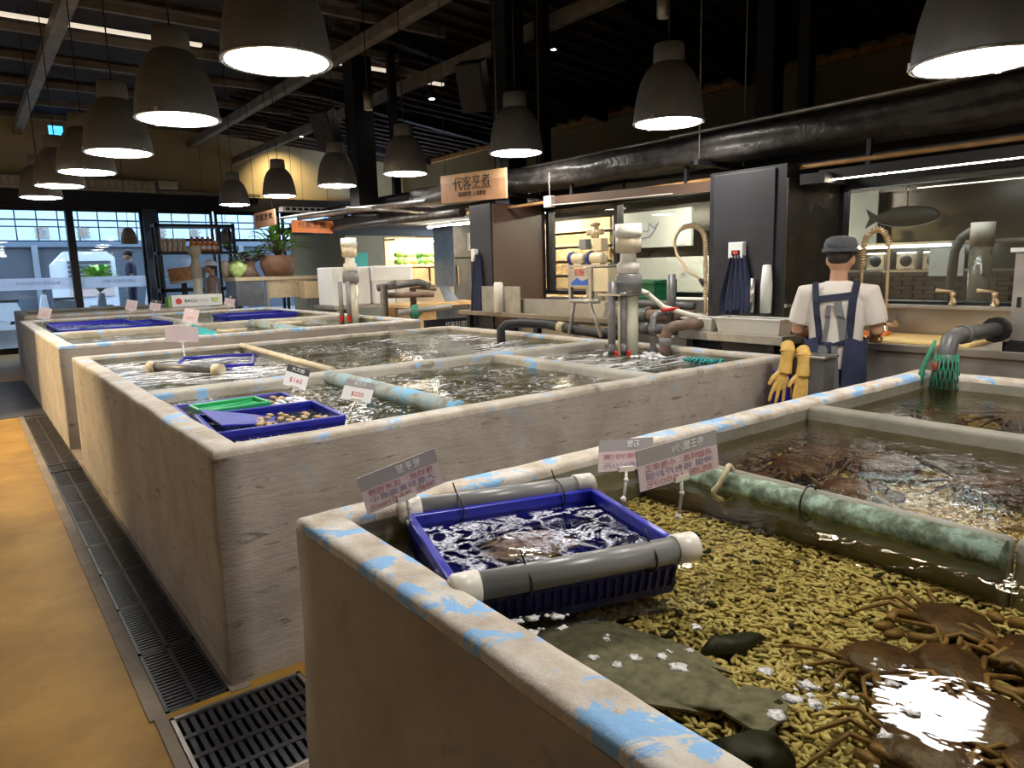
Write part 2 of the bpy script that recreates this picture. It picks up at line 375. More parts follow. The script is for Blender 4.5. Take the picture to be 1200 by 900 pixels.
water('water_foamy', (0.72, 0.72, 0.50), 0.60, fscale=3.0, ridge=0.05, bump=0.4, wscale=10.0, body=(0.14, 0.13, 0.08), bodyfac=0.35, stretch=(0.5, 1.6, 1))
water('water_basket', (0.85, 0.85, 0.85), 0.70, fscale=7.0, ridge=0.05, bump=0.16, wscale=12.0, foamc=(0.72, 0.72, 0.82))

def glass(name, tint=(0.92, 0.95, 0.95), haze=0.0, hz=(0.5, 0.5, 0.5), ior=1.5):
    nt, out = nodes(name)
    lw = N(nt, 'ShaderNodeLayerWeight'); pw = N(nt, 'ShaderNodeMath', operation='POWER'); nt.links.new(lw.outputs['Facing'], pw.inputs[0]); pw.inputs[1].default_value = 5.0
    fr = N(nt, 'ShaderNodeMath', operation='MULTIPLY_ADD'); nt.links.new(pw.outputs[0], fr.inputs[0]); fr.inputs[1].default_value = 0.95; fr.inputs[2].default_value = 0.045
    tr = N(nt, 'ShaderNodeBsdfTransparent'); tr.inputs['Color'].default_value = (*tint, 1)
    gl = N(nt, 'ShaderNodeBsdfGlossy', Roughness=0.01); base = tr
    if haze:
        df = N(nt, 'ShaderNodeBsdfDiffuse'); df.inputs['Color'].default_value = (*hz, 1)
        v = coords(nt); n = N(nt, 'ShaderNodeTexNoise', Scale=5.0, Detail=6.0); nt.links.new(v, n.inputs['Vector'])
        mr = N(nt, 'ShaderNodeMath', operation='MULTIPLY'); nt.links.new(n.outputs['Fac'], mr.inputs[0]); mr.inputs[1].default_value = haze*2
        mb = N(nt, 'ShaderNodeMixShader'); nt.links.new(mr.outputs[0], mb.inputs[0]); nt.links.new(tr.outputs[0], mb.inputs[1]); nt.links.new(df.outputs[0], mb.inputs[2]); base = mb
    mx = N(nt, 'ShaderNodeMixShader'); nt.links.new(fr.outputs[0], mx.inputs[0]); nt.links.new(base.outputs[0], mx.inputs[1]); nt.links.new(gl.outputs[0], mx.inputs[2])
    nt.links.new(mx.outputs[0], out.inputs[0])
glass('pane_clear'); glass('pane_kitchen', (0.72, 0.72, 0.68), 0.05, (0.35, 0.33, 0.28))
def frosted(name, c, f):
    nt, out = nodes(name); tr = N(nt, 'ShaderNodeBsdfTransparent'); tl = N(nt, 'ShaderNodeBsdfTranslucent'); tl.inputs['Color'].default_value = (*c, 1)
    df = N(nt, 'ShaderNodeBsdfDiffuse'); df.inputs['Color'].default_value = (*c, 1); m0 = N(nt, 'ShaderNodeMixShader'); m0.inputs[0].default_value = .4
    nt.links.new(tl.outputs[0], m0.inputs[1]); nt.links.new(df.outputs[0], m0.inputs[2]); mx = N(nt, 'ShaderNodeMixShader'); mx.inputs[0].default_value = f
    nt.links.new(tr.outputs[0], mx.inputs[1]); nt.links.new(m0.outputs[0], mx.inputs[2]); nt.links.new(mx.outputs[0], out.inputs[0])
frosted('pane_frost', (0.86, 0.88, 0.97), 0.6)
glass('acrylic', (0.75, 0.77, 0.74), 0.30, (0.6, 0.6, 0.55)); glass('clear_tube', (0.75, 0.73, 0.62), 0.35, (0.55, 0.52, 0.40))

def gravel_mat():
    nt, out = nodes('gravel'); b = N(nt, 'ShaderNodeBsdfPrincipled', Roughness=0.7)
    g = N(nt, 'ShaderNodeNewGeometry')
    v = coords(nt); n = N(nt, 'ShaderNodeTexNoise', Scale=30.0, Detail=3.0); nt.links.new(v, n.inputs['Vector'])
    ad = N(nt, 'ShaderNodeMath', operation='ADD'); nt.links.new(g.outputs['Random Per Island'], ad.inputs[0]); nt.links.new(n.outputs['Fac'], ad.inputs[1])
    hf = N(nt, 'ShaderNodeMath', operation='MULTIPLY'); nt.links.new(ad.outputs[0], hf.inputs[0]); hf.inputs[1].default_value = 0.5
    nt.links.new(ramp(nt, hf.outputs[0], [(0.25, (0.42, 0.31, 0.115)), (0.5, (0.60, 0.475, 0.21)), (0.75, (0.72, 0.61, 0.31))]), b.inputs['Base Color'])
    nt.links.new(b.outputs[0], out.inputs[0])
gravel_mat()
simple('gravel_bed', (0.24, 0.185, 0.07), 0.9, var=0.3, nscale=30)

# ---------------------------------------------------------------- text
def text(name, body, size, mat, origin, right, up, parent=None, mirror=False, align='CENTER', depth=0.0015, kind=None, fit=None):
    cu = bpy.data.curves.new(name, 'FONT'); cu.body = body; cu.size = size; cu.align_x = align; cu.align_y = 'CENTER'; cu.extrude = depth
    cu.resolution_u = 2
    t = bpy.data.objects.new(name, cu); COL.objects.link(t)
    bpy.context.view_layer.update()
    me = bpy.data.meshes.new_from_object(t.evaluated_get(bpy.context.evaluated_depsgraph_get()))
    bpy.data.objects.remove(t)
    if fit and len(me.vertices):
        w = max(v.co.x for v in me.vertices) - min(v.co.x for v in me.vertices); me.transform(Matrix.Diagonal((fit/w, 1.0, 1.0, 1.0)))
    r = Vector(right).normalized(); u = Vector(up).normalized(); nrm = r.cross(u)
    if mirror: r = -r
    X = Matrix(((r.x, u.x, nrm.x, origin[0]), (r.y, u.y, nrm.y, origin[1]), (r.z, u.z, nrm.z, origin[2]), (0, 0, 0, 1)))
    me.transform(X); me.materials.clear(); me.materials.append(M_[mat]); me.name = name
    o = bpy.data.objects.new(name, me); COL.objects.link(o)
    if parent: adopt(o, parent)
    return o

# ================================================================ SETTING
def struct(name, mb, mat, label=None):
    o = mb.build(name, mat); o['kind'] = 'structure'
    if label: o['label'] = label
    return o
fl = MB()
for a, b in (((-4.5, -4, -.12), (.40, 18.5, 0)), ((.63, 2.62, -.12), (8.2, 13.0, 0)), ((.40, 13.0, -.12), (9.6, 18.5, 0)), ((.40, -4, -.12), (8.2, 2.04, 0)),
             ((.88, 2.04, -.12), (8.2, 2.58, 0)), ((.40, 2.58, -.12), (8.2, 2.62, 0)), ((8.2, 6.5, -.12), (9.6, 13.0, 0))):
    fl.box(a, b)
floor = struct('floor', fl, 'floor_ochre', 'ochre painted concrete floor beside the tanks')
t = MB().box((.36, -1, -.4), (.92, 13.1, -.12)); t.build('trench_bed', 'trench', floor)
k = MB().box((.345, 2.60, 0), (.40, 9.74, .006)); k.box((.625, 2.60, -.02), (.70, 9.74, .004)); k.box((.36, 2.0, 0), (.40, 2.60, .006)); k.box((.36, 2.0, 0), (.90, 2.04, .006)); k.build('drain_kerb', 'kerb_concrete', floor)
k = MB().box((-2.2, 9.75, 0), (.62, 13.4, .006)); k.build('dark_floor_tiles', 'dark_tile', floor)
struct('wall_left', MB().box((-4.7, -4, 0), (-4.5, 18.5, 5)), 'wall_beige')
struct('wall_rear', MB().box((-4.7, -4.2, 0), (10.6, -4, 5)), 'wall_beige')
wb = struct('wall_back', MB().box((-4.5, 18.5, 3.42), (10.6, 18.7, 5.05)), 'wall_beige', 'beige upper wall above the shop windows')
for x in (2.4, 4.9, 7.4): MB().box((x, 18.494, 3.42), (x+.012, 18.5, 5.0)).build('panel_joint', 'wall_olive', wb)
struct('trim_1', MB().box((-4.5, 18.35, 3.08), (10.6, 18.62, 3.42)), 'fascia_navy', 'dark fascia above the shop windows')
struct('wall_right', MB().box((10.4, -4, 2.35), (10.6, 18.5, 4.6)), 'wall_olive', 'olive upper wall above the kitchen')
# roof deck: level over the hall, falling towards the kitchen side
ce = MB(); ce.box((-4.6, -4, 5.0), (4.6, 18.7, 5.12)); ce.poly([(4.6, -4, 5.0), (10.6, -4, 4.5), (10.6, 18.7, 4.5), (4.6, 18.7, 5.0)], (0, 0, .12))
ceil = struct('ceiling', ce, 'deck_dark', 'dark unlit roof deck')
bt = bpy.data.meshes.new('batten'); tmp = MB(); tmp.poly([(4.62, 0, 4.985), (10.4, 0, 4.505), (10.4, .07, 4.505), (4.62, .07, 4.985)], (0, 0, -.05)); bo = tmp.build('batten', 'deck_brown', ceil)
for i in range(1, 46):
    c = bo.copy(); COL.objects.link(c); c.location.y = 1.2 + i*.38
bo.location.y = 1.2
tmp = MB(); tmp.box((-4.4, 0, 4.94), (4.5, .5, 4.99)); b0 = tmp.build('deck_panel', 'deck_brown', ceil); b0.location.y = 8.95
for y in (10.4, 11.9, 13.6, 15.2):
    c = b0.copy(); COL.objects.link(c); c.location.y = y
for x, z, w, m in ((1.33, 4.62, .16, 'beam_paint'), (4.7, 4.60, .14, 'beam_paint'), (5.72, 4.30, .11, 'beam_paint'), (-2.2, 4.62, .16, 'beam_paint')):
    o = MB().box((x-w/2, -3.9, z-.08), (x+w/2, 18.5, z+.08), bev=.01).build('roof_beam', m); o['kind'] = 'structure'; o['label'] = 'painted steel roof beam'
for i, y in enumerate((-1.2, .3, 1.8, 3.2, 4.6, 6.0, 7.4, 8.8, 10.15, 11.55, 12.95, 14.6, 16.05, 17.4)):
    o = MB().box((-4.4, y-.035, 4.70), (5.72, y+.035, 4.80)).build('roof_purlin', 'purlin_paint'); o['kind'] = 'structure'; o['label'] = 'thin steel purlin under the roof deck'
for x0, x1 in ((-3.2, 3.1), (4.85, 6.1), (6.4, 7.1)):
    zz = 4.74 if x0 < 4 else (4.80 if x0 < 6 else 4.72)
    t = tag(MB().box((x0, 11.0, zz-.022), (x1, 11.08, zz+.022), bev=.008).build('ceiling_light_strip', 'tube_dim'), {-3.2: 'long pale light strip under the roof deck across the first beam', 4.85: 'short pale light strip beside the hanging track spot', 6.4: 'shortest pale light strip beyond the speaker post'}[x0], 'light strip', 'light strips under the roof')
# rafters on the slope, dark
for y in (3.0, 6.2, 9.4, 12.8, 16.0):
    o = MB().bar((4.7, y, 4.86), (10.35, y+.9, 4.38), .12, .16).build('rafter', 'beam_dark'); o['kind'] = 'structure'
o = MB().box((10.32, 1.5, 4.34), (10.4, 18.4, 4.43)).build('lit_edge_trim', 'warm_lit_tint', None); o['kind'] = 'structure'; o['label'] = 'top edge of the olive wall with warm light in its colour'  # lit wall edge, its warm light put into the trim colour

# ---- shop front
def pane(parent, name, a, b, mat): return MB().box(a, b).build(name, mat, parent)
wins = [(-1.6, .2), (.2, 2.03), (2.09, 3.50), (3.80, 5.05), (5.11, 6.7), (6.76, 8.6)]
for i, (x0, x1) in enumerate(wins):
    w = MB()
    w.box((x0, 18.40, 0), (x0+.05, 18.5, 3.08)); w.box((x1-.05, 18.40, 0), (x1, 18.5, 3.08)); w.box((x0, 18.40, 3.0), (x1, 18.5, 3.08)); w.box((x0, 18.40, 0), (x1, 18.5, .12))
    if i >= 3: w.box((x0, 18.42, 2.36), (x1, 18.48, 2.42))
    o = struct('window_%d' % (i+1), w, 'frame_black')
    pane(o, 'pane', (x0+.05, 18.445, .12), (x1-.05, 18.455, 3.0), 'pane_clear')
    if i < 3:
        pane(o, 'frosted_band', (x0+.05, 18.436, 1.33), (x1-.05, 18.443, 1.58), 'pane_frost')
o = MB().box((3.50, 18.3, 0), (3.80, 18.5, 3.08), bev=.01).build('window_post', 'frame_blue'); o['kind'] = 'structure'
o = MB().box((1.98, 18.28, 0), (2.12, 18.40, 3.1), bev=.005).build('window_post', 'frame_black'); o['kind'] = 'structure'
w2 = bpy.data.objects['window_2']; w3 = bpy.data.objects['window_3']
text('lettering', '養殖水產 活海鮮 市場', .085, 'ink_violet', (1.35, 18.43, 1.46), (1, 0, 0), (0, 0, 1), w2, mirror=True)
text('lettering', '海鮮  生猛活  鮮市', .085, 'ink_violet', (2.9, 18.43, 1.46), (1, 0, 0), (0, 0, 1), w3, mirror=True)
# olive block at the right end of the shop front
struct('wall_olive', MB().box((6.9, 15.0, 0), (8.7, 18.3, 2.78)), 'wall_olive', 'olive wall block behind the white foam boxes')

# ---- outside, a raised street beyond the glass
st = MB().box((-25, 18.9, .05), (40, 60, .30)); o = st.build('street', 'asphalt'); o['kind'] = 'structure'
pv = MB().box((-25, 18.9, .30), (40, 21.2, .48)); o = pv.build('pavement', 'asphalt'); o['kind'] = 'structure'
bl = thing('building', 'glass fronted building with pale blue panels across the street', 'building', (6, 27, .3))
MB().box((-20, 27.2, .3), (34, 34, 9)).build('wall', 'facade_wall', bl)
MB().box((-20, 27.02, .3), (34, 27.2, 2.62)).build('shop_front', 'facade_dark', bl)
MB().box((-20, 26.9, 2.55), (34, 27.2, 2.72)).build('ledge', 'facade_mullion', bl)
tmp = MB(); tmp.box((0, 27.0, 0), (.52, 27.06, .40), bev=.008); pp = tmp.build('panel', 'facade_glass', bl)
first = True
for i in range(30):
    for z, h in ((2.76, 1.0), (3.20, .42), (3.42, 1.0), (3.86, 1.0)):
        if first: c = pp; first = False
        else: c = pp.copy(); COL.objects.link(c)
        c.location = (-1.2 + i*.56, 0, z); c.scale = (1, 1, h)
for i, ch in enumerate('國華振香漁'):
    text('letter', ch, .42, 'stoneware', (2.25 + i*1.12 + (.0 if i < 2 else .05), 26.97, 2.96), (1, 0, 0), (0, 0, 1), bl, mirror=True, depth=.012)
for x in (1.9, 5.4, 8.2): MB().box((x, 26.85, .3), (x+.16, 27.05, 2.6)).build('column', 'facade_wall', bl)

# outdoor unit with louvres
ou = thing('louvred_unit', 'pale blue louvred ventilation unit outside the shop window', 'ventilation unit', (3.0, 24.3, .3))
MB().poly([(2.15, 24.2, .3), (3.75, 24.2, .3), (3.75, 24.2, 2.15), (3.55, 24.2, 2.32), (2.5, 24.2, 2.32), (2.15, 24.2, 1.95)], (0, .9, 0)).build('body', 'unit_white', ou)
for k in range(6): MB().box((2.52, 24.13, 1.30+k*.135), (3.62, 24.21, 1.37+k*.135)).build('louvre', 'facade_dark', ou)
MB().box((2.5, 24.16, 1.02), (3.64, 24.2, 1.24)).build('striped_panel', 'tag_pink', ou)

def leafy(name, label, loc, mats, n, rad, h, lw, seed, pot=None, group=None, up=.6, stem_h=0.0):
    r = random.Random(seed); t = thing(name, label, 'plant', loc, group)
    x, y, z = loc
    if pot: pot(t, x, y, z)
    st = MB(); lf = [MB() for _ in mats]
    zb = z + stem_h
    for i in range(n):
        a = r.uniform(0, 2*PI); e = r.uniform(.15, 1.35)*up + .15; L = h*r.uniform(.55, 1.0)
        d = Vector((math.cos(a)*math.cos(e), math.sin(a)*math.cos(e), math.sin(e)))
        p0 = Vector((x, y, zb)); p1 = p0 + d*L*.55; p1.x = x + (p1.x-x)*rad/h*1.3; p1.y = y + (p1.y-y)*rad/h*1.3
        p2 = p1 + Vector((d.x*.8, d.y*.8, d.z*.45 - .15))*L*.5
        st.tube([p0, (p0+p1)/2 + Vector((0, 0, .03)), p1], .006, 4)
        m = lf[r.randrange(len(mats))]; sd = (p2-p1).cross(Vector((0, 0, 1))).normalized()*lw*r.uniform(.7, 1.2)
        nn = 5; rows = []
        for k in range(nn+1):
            f = k/nn; c = p1.lerp(p2, f) + Vector((0, 0, .06*L*math.sin(f*PI)))
            w = math.sin(PI*min(1, .08+f*.92))**.7
            rows.append([m.bm.verts.new(c - sd*w + Vector((0, 0, .012))), m.bm.verts.new(c), m.bm.verts.new(c + sd*w + Vector((0, 0, .012)))])
        for A, B in zip(rows, rows[1:]):
            for q in (0, 1):
                f = m.bm.faces.new((A[q], A[q+1], B[q+1], B[q])); f.smooth = True
    st.build('stem', 'stem_brown', t)
    for m, mm in zip(lf, mats): m.build('foliage', mm, t)
    return t
def gray_pot(t, x, y, z): MB().lathe([(.20, 0), (.27, .35), (.29, .5), (.25, .5), (.22, .42)], (x, y, z), 20, cap0=True, cap1=True).build('pot', 'facade_wall', t)
leafy('potted_plant', 'bright green broad leaved plant in a grey pot outside the window', (3.05, 22.6, .3), ['leaf_bright', 'leaf_bright', 'leaf_mid'], 80, .6, 1.15, .13, 3, gray_pot, stem_h=.85, up=.9)
leafy('potted_plant', 'leafy plant standing behind the man in black outside', (5.05, 22.6, .3), ['leaf_mid', 'leaf_bright'], 34, .42, .8, .09, 4, gray_pot, stem_h=1.0)
leafy('hedge_plant', 'green bush outside behind the orange sign', (9.3, 21.5, .3), ['leaf_mid', 'leaf_dark'], 60, .8, 1.1, .08, 5, gray_pot, stem_h=.9)
t = thing('banner_board', 'pale leaning banner board outside the window', 'board', (4.25, 22.3, .3))
MB().poly([(3.95, 22.0, .3), (4.25, 22.0, .3), (4.62, 22.0, 2.35), (4.30, 22.0, 2.35)], (0, .04, 0)).build('panel', 'unit_white', t)
# parked scooters, each a small two-wheeler
def scooter(x, y, label, m):
    t = thing('scooter', label, 'scooter', (x, y, .3), 'scooters parked outside')
    for dx in (-.55, .55): MB().tube([(x+dx+.23*math.cos(a), y, .55+.23*math.sin(a)) for a in [k*PI/7 for k in range(15)]], .05, 6).build('wheel', 'black_metal', t)
    MB().poly([(x-.7, y-.12, .55), (x-.1, y-.12, .5), (x+.5, y-.12, .55), (x+.45, y-.12, 1.15), (x+.35, y-.12, 1.15), (x+.25, y-.12, .7), (x-.1, y-.12, .7), (x-.2, y-.12, .98), (x-.75, y-.12, 1.0)], (0, .24, 0)).build('body', m, t)
    MB().tube([(x+.42, y-.3, 1.28), (x+.4, y, 1.2), (x+.42, y+.3, 1.28)], .02, 6).build('handlebar', 'black_metal', t)
    MB().box((x-.72, y-.13, 1.0), (x-.15, y+.13, 1.07), bev=.02).build('seat', 'black_metal', t)
scooter(1.3, 22.2, 'pale scooter parked outside under the white awning frame', 'unit_white')
scooter(2.6, 22.0, 'dark blue scooter parked outside beside the pale louvred unit', 'steel_blue')

# ---- kitchen shell on the right
kw = struct('wall_kitchen', MB().box((5.4, -2.0, 0), (5.5, 6.4, 1.20)), 'stainless_dull', 'steel lower wall below the kitchen windows')
struct('wall_kitchen_back', MB().box((8.05, -2.0, 0), (8.2, 12.6, 2.35)), 'black_panel')
struct('wall_kitchen_end', MB().box((5.4, -2.1, 0), (8.2, -2.0, 2.35)), 'black_panel')
struct('ceiling_kitchen', MB().box((5.38, -4, 2.35), (10.6, 12.6, 2.45)), 'deck_dark')
struct('trim_2', MB().box((5.36, -2.0, 2.16), (5.52, 6.4, 2.36)), 'frame_black', 'black header above the kitchen windows')
def kwin(n, y0, y1, z0, z1, mul=()):
    w = MB(); w.box((5.38, y0, z0-.03), (5.52, y1, z0+.015)); w.box((5.40, y0, z1-.04), (5.5, y1, z1+.12))
    for y in [y0+.025, y1-.025] + list(mul): w.box((5.40, y-.025, z0), (5.5, y+.025, z1))
    o = struct('window_%d' % n, w, 'frame_black')
    ys = [y0] + list(mul) + [y1]
    for a, b in zip(ys, ys[1:]): pane(o, 'pane', (5.445, a+.02, z0), (5.455, b-.02, z1), 'pane_kitchen')
kwin(7, -1.9, 2.9, 1.22, 2.10)
kwin(8, 3.5, 6.35, 1.26, 2.20, (5.25,))
# pillar box with the charcoal side and the black panel, and the brown pillar
pb = struct('wall_pillar_1', MB().box((4.70, 2.90, 0), (5.42, 3.55, 2.22)), 'black_metal')
MB().box((4.684, 2.98, .55), (4.70, 3.50, 2.20), bev=.004).build('charcoal_panel', 'charcoal_panel', pb)
MB().box((4.70, 2.884, .95), (5.40, 2.90, 2.12), bev=.003).build('dark_panel', 'black_panel', pb)
MB().box((4.70, 2.870, 1.21), (5.40, 2.885, 1.235)).build('panel_ledge', 'stainless', pb)
pb2 = struct('wall_pillar_2', MB().box((4.64, 6.38, 0), (5.42, 6.78, 2.24)), 'charcoal_panel')
MB().box((4.66, 6.362, .9), (5.36, 6.38, 2.23), bev=.003).build('brown_panel', 'brown_panel', pb2)

# ================================================================ PENDANT LAMPS
def make_pendant():
    t = thing('pendant_lamp', 'lamp', 'lamp', (0, 0, 0), 'bell shaped pendant lamps')
    sh = MB().lathe([(.232, .006), (.25, 0), (.252, .012), (.243, .10), (.228, .19), (.203, .28), (.165, .355), (.125, .40), (.11, .41)], n=40).build('shade', 'lamp_metal', t)
    MB().lathe([(.105, .40), (.112, .41), (.108, .53), (.095, .545), (.0001, .548)], n=28).build('neck', 'lamp_metal', t)
    MB().lathe([(.234, .002), (.15, -.012), (.0001, -.018)], n=36).build('diffuser', 'lamp_glow', t)
    MB().tube([(.25*math.cos(k*PI/18), .25*math.sin(k*PI/18), .006) for k in range(37)], .007, 6).build('rim_ring', 'lamp_clip', t)
    for k in range(3):
        a = k*2*PI/3 + .6; c = Vector((math.cos(a)*.252, math.sin(a)*.252, .012))
        MB().box((-.012, -.008, -.014), (.012, .008, .018), Matrix.Translation(c) @ Matrix.Rotation(a+PI/2, 4, 'Z')).build('clip', 'lamp_clip', t)
    MB().cyl((0, 0, .545), (0, 0, 2.1), .006, 6).build('cord', 'cord_black', t)
    return t
pend = make_pendant()
LP = [((1.315, 3.48, 2.53), 'bell pendant lamp over the front of the tank with green tray, first of its row'),
      ((1.23, 5.04, 2.53), 'bell pendant lamp hanging second in the row along the floor drain'),
      ((1.14, 6.6, 2.53), 'bell pendant lamp hanging third in the row along the floor drain'),
      ((1.10, 8.07, 2.55), 'bell pendant lamp hanging fourth in the row along the floor drain'),
      ((1.03, 9.64, 2.58), 'bell pendant lamp hanging fifth in the row along the floor drain'),
      ((1.01, 11.6, 2.63), 'bell pendant lamp at the window end of the row along the floor drain'),
      ((3.48, 1.29, 2.338), 'bell pendant lamp over the gravel tank beside the wrapped duct'),
      ((4.20, 3.55, 2.543), 'bell pendant lamp above the pump column of the second tank'),
      ((4.31, 5.48, 2.606), 'bell pendant lamp just in front of the hanging wooden cooking sign'),
      ((4.21, 7.42, 2.635), 'bell pendant lamp behind the hanging wooden cooking sign'),
      ((4.05, 8.93, 2.65), 'bell pendant lamp above the pump column of the third tank'),
      ((4.07, 11.09, 2.72), 'bell pendant lamp against the spotlit patch of beige wall'),
      ((3.92, 12.86, 2.73), 'bell pendant lamp hanging nearest the bottle rack')]
ADDED_LP = [((1.42, 1.92, 2.53), 'added unseen bell pendant lamp right above the blue floating basket'),  # unseen pendants, added to light the floor and tank sides
       ((1.5, .3, 2.53), 'added unseen bell pendant lamp above the gravel tank end away from the windows'),
       ((4.2, -1.0, 2.45), 'added unseen bell pendant lamp above the gravel tank corner beside the metal cabinet'),
       ((-2.6, 3.4, 2.7), 'added unseen bell pendant lamp above the ochre walkway opposite the scuffed tank'),
       ((-1.5, 7.4, 2.6), 'added unseen bell pendant lamp above the ochre walkway opposite the third tank'),
       ((-1.5, 10.6, 2.6), 'added unseen bell pendant lamp above the ochre walkway at the dark floor tiles')]
for i, (p, lab) in enumerate(LP + ADDED_LP):
    o = pend if i == 0 else copy_tree(pend)
    o.location = p; o.rotation_euler.z = i*1.3; o['label'] = lab
    cs = (5.0 - p[2] - .545)/1.555
    for ch in o.children:
        if ch.name.startswith('cord'): ch.scale.z = cs; ch.location.z = .545*(1-cs)

ws = thing('track_spot', 'added unseen warm spotlight across the walkway from the third tank', 'spotlight', (-2.4, 8.6, 2.3))  # spotlight added out of view to warm the tank sides
MB().cyl((-2.4, 8.6, 2.3), (-2.5, 8.6, 2.48), .07, 14).build('can', 'black_metal', ws); MB().cyl((-2.5, 8.6, 2.48), (-2.5, 8.6, 5.0), .012, 6).build('stem', 'black_metal', ws)
lamp_light('added_spot_light', 'SPOT', (-2.38, 8.6, 2.28), 330, (1.0, 0.74, 0.40), (.6, 8.0, .45), .06, 1.3, .3, ws)
# ================================================================ TANKS
def sweep(x0, x1, y0, y1, prof, step=.06, jit=.004, seed=0):
    """profile (inset, z) carried round a rectangle, with slightly uneven hand plastered edges"""
    m = MB(); rings = []
    def ring(ins, z):
        X0, X1, Y0, Y1 = x0+ins, x1-ins, y0+ins, y1-ins; out = []
        nx = max(2, int((x1-x0)/step)); ny = max(2, int((y1-y0)/step))
        for k in range(nx): out.append((X0+(X1-X0)*k/nx, Y0))
        for k in range(ny): out.append((X1, Y0+(Y1-Y0)*k/ny))
        for k in range(nx): out.append((X1-(X1-X0)*k/nx, Y1))
        for k in range(ny): out.append((X0, Y1-(Y1-Y0)*k/ny))
        vs = []
        for (x, y) in out:
            p = Vector((x, y, z)); j = noise.noise_vector(p*3.0 + Vector((seed, 0, 0)))*jit + noise.noise_vector(p*11.0)*jit*.35
            if z < .02: j.z = 0
            vs.append(m.bm.verts.new(p + j))
        return vs
    for (i, z) in prof: rings.append(ring(i, z))
    for A, B in zip(rings, rings[1:]):
        n = len(A)
        for k in range(n):
            f = m.bm.faces.new((A[k], A[(k+1)%n], B[(k+1)%n], B[k])); f.smooth = True
    return m
def tank(name, label, x0, x1, y0, y1, h, t, outer, rim, inner, seed, bed):
    o = thing(name, label, 'tank', ((x0+x1)/2, (y0+y1)/2, 0), 'concrete seafood tanks')
    zs = [0, .15, .3, .45, .6, .75, h-.05, h-.03]
    sweep(x0, x1, y0, y1, [(-.012*(1 - z/h), z) for z in zs], .1, .006, seed).build('outer_wall', outer, o)
    sweep(x0, x1, y0, y1, [(0, h-.03), (.001, h-.014), (.006, h-.005), (.016, h-.001), (.024, h), (t*.5, h+.001), (t-.024, h), (t-.016, h-.001), (t-.006, h-.005), (t-.001, h-.014), (t, h-.03)], .04, .005, seed).build('rim', rim, o)
    sweep(x0, x1, y0, y1, [(t, h-.03), (t, h-.05), (t, h-.15), (t, bed-.02)], .06, .005, seed).build('inner_wall', inner, o)
    return o
TA = tank('concrete_tank', 'concrete gravel bottomed tank with blue floating basket and flaking blue rim', .625, 4.25, -1.9, 1.77, .92, .105, 'tank_plaster', 'tank_rim', 'tank_inner_clean', 1, .70)
TB = tank('concrete_tank', 'large scuffed concrete tank holding the green tray and pump column', .655, 4.37, 2.65, 6.80, .915, .115, 'tank_concrete', 'tank_rim_worn', 'tank_inner', 2, .60)
TC = tank('concrete_tank', 'concrete tank with grey plaster front and two compartments, between the other tanks', .635, 4.36, 7.50, 12.8, .955, .13, 'tank_concrete', 'tank_rim', 'tank_inner', 3, .6)
TD = tank('concrete_tank', 'pale concrete tank standing nearest the shop windows', .74, 3.98, 13.55, 16.2, .985, .13, 'tank_plaster', 'tank_rim_worn', 'tank_inner_clean', 4, .6)
for T, b in ((TA, (.7, 4.2, -1.8, 1.7, .715, 'gravel_bed')), (TB, (.74, 4.3, 2.74, 6.72, .66, 'tank_inner')), (TC, (.74, 4.26, 7.6, 12.7, .66, 'tank_inner')), (TD, (.85, 3.87, 13.66, 16.1, .7, 'tank_inner_clean'))):
    MB().box((b[0], b[2], b[4]-.05), (b[1], b[3], b[4])).build('tank_floor', b[5], T)
def divider(T, a, b, mat, name='divider', jit=.006):
    m = MB(); m.box(a, b, bev=.018)
    bmesh.ops.subdivide_edges(m.bm, edges=[e for e in m.bm.edges if e.calc_length() > .3], cuts=14, use_grid_fill=True)
    for v in m.bm.verts: v.co += noise.noise_vector(v.co*4)*jit
    for f in m.bm.faces: f.smooth = True
    return m.build(name, mat, T)
# tank A dividers: thin slab with pipe, thick slab, cross wall
divider(TA, (1.855, .54, .70), (1.90, 1.675, .898), 'tank_inner_clean', jit=.002)
divider(TA, (2.93, .45, .70), (3.03, 1.675, .900), 'tank_inner_clean')
divider(TA, (1.85, .40, .70), (4.16, .535, .905), 'tank_inner_clean')
p = MB().cyl((1.838, .545, .862), (1.838, 1.66, .862), .036, 20); p.build('algae_pipe', 'pipe_algae', TA)
for y, mt, w in ((1.30, 'strap_tan', .022), (1.03, 'zip_black', .006)):
    MB().tube([(1.838+.046*math.cos(a)-(.02 if math.sin(a) < -.3 and w > .01 else 0), y + (.012*math.sin(a*2) if w > .01 else 0), .865+.052*math.sin(a)) for a in [k*PI/10 for k in range(21)]], w*.5 if w < .01 else .009, 6).build('pipe_strap', mt, TA)
# tank B dividers
divider(TB, (.76, 4.25, .60), (4.26, 4.42, .91), 'divider_concrete')
divider(TB, (3.08, 2.76, .60), (3.22, 4.26, .905), 'divider_concrete')
MB().cyl((1.80, 2.76, .885), (1.80, 4.26, .885), .05, 20).build('divider_pipe', 'pipe_blue', TB)
MB().box((1.83, 2.76, .60), (1.86, 4.26, .905)).build('divider_board', 'tank_inner', TB)
MB().cyl((1.89, 4.42, .905), (1.99, 6.69, .905), .022, 12).build('divider_rod', 'pvc_tan', TB)
MB().poly([(1.89, 4.42, .60), (1.99, 6.69, .60), (1.99, 6.69, .885), (1.89, 4.42, .885)], (.012, 0, 0)).build('divider_sheet', 'acrylic', TB)
MB().poly([(3.02, 4.42, .60), (3.5, 6.69, .60), (3.5, 6.69, .97), (3.02, 4.42, .97)], (.012, 0, 0)).build('divider_sheet', 'acrylic', TB)
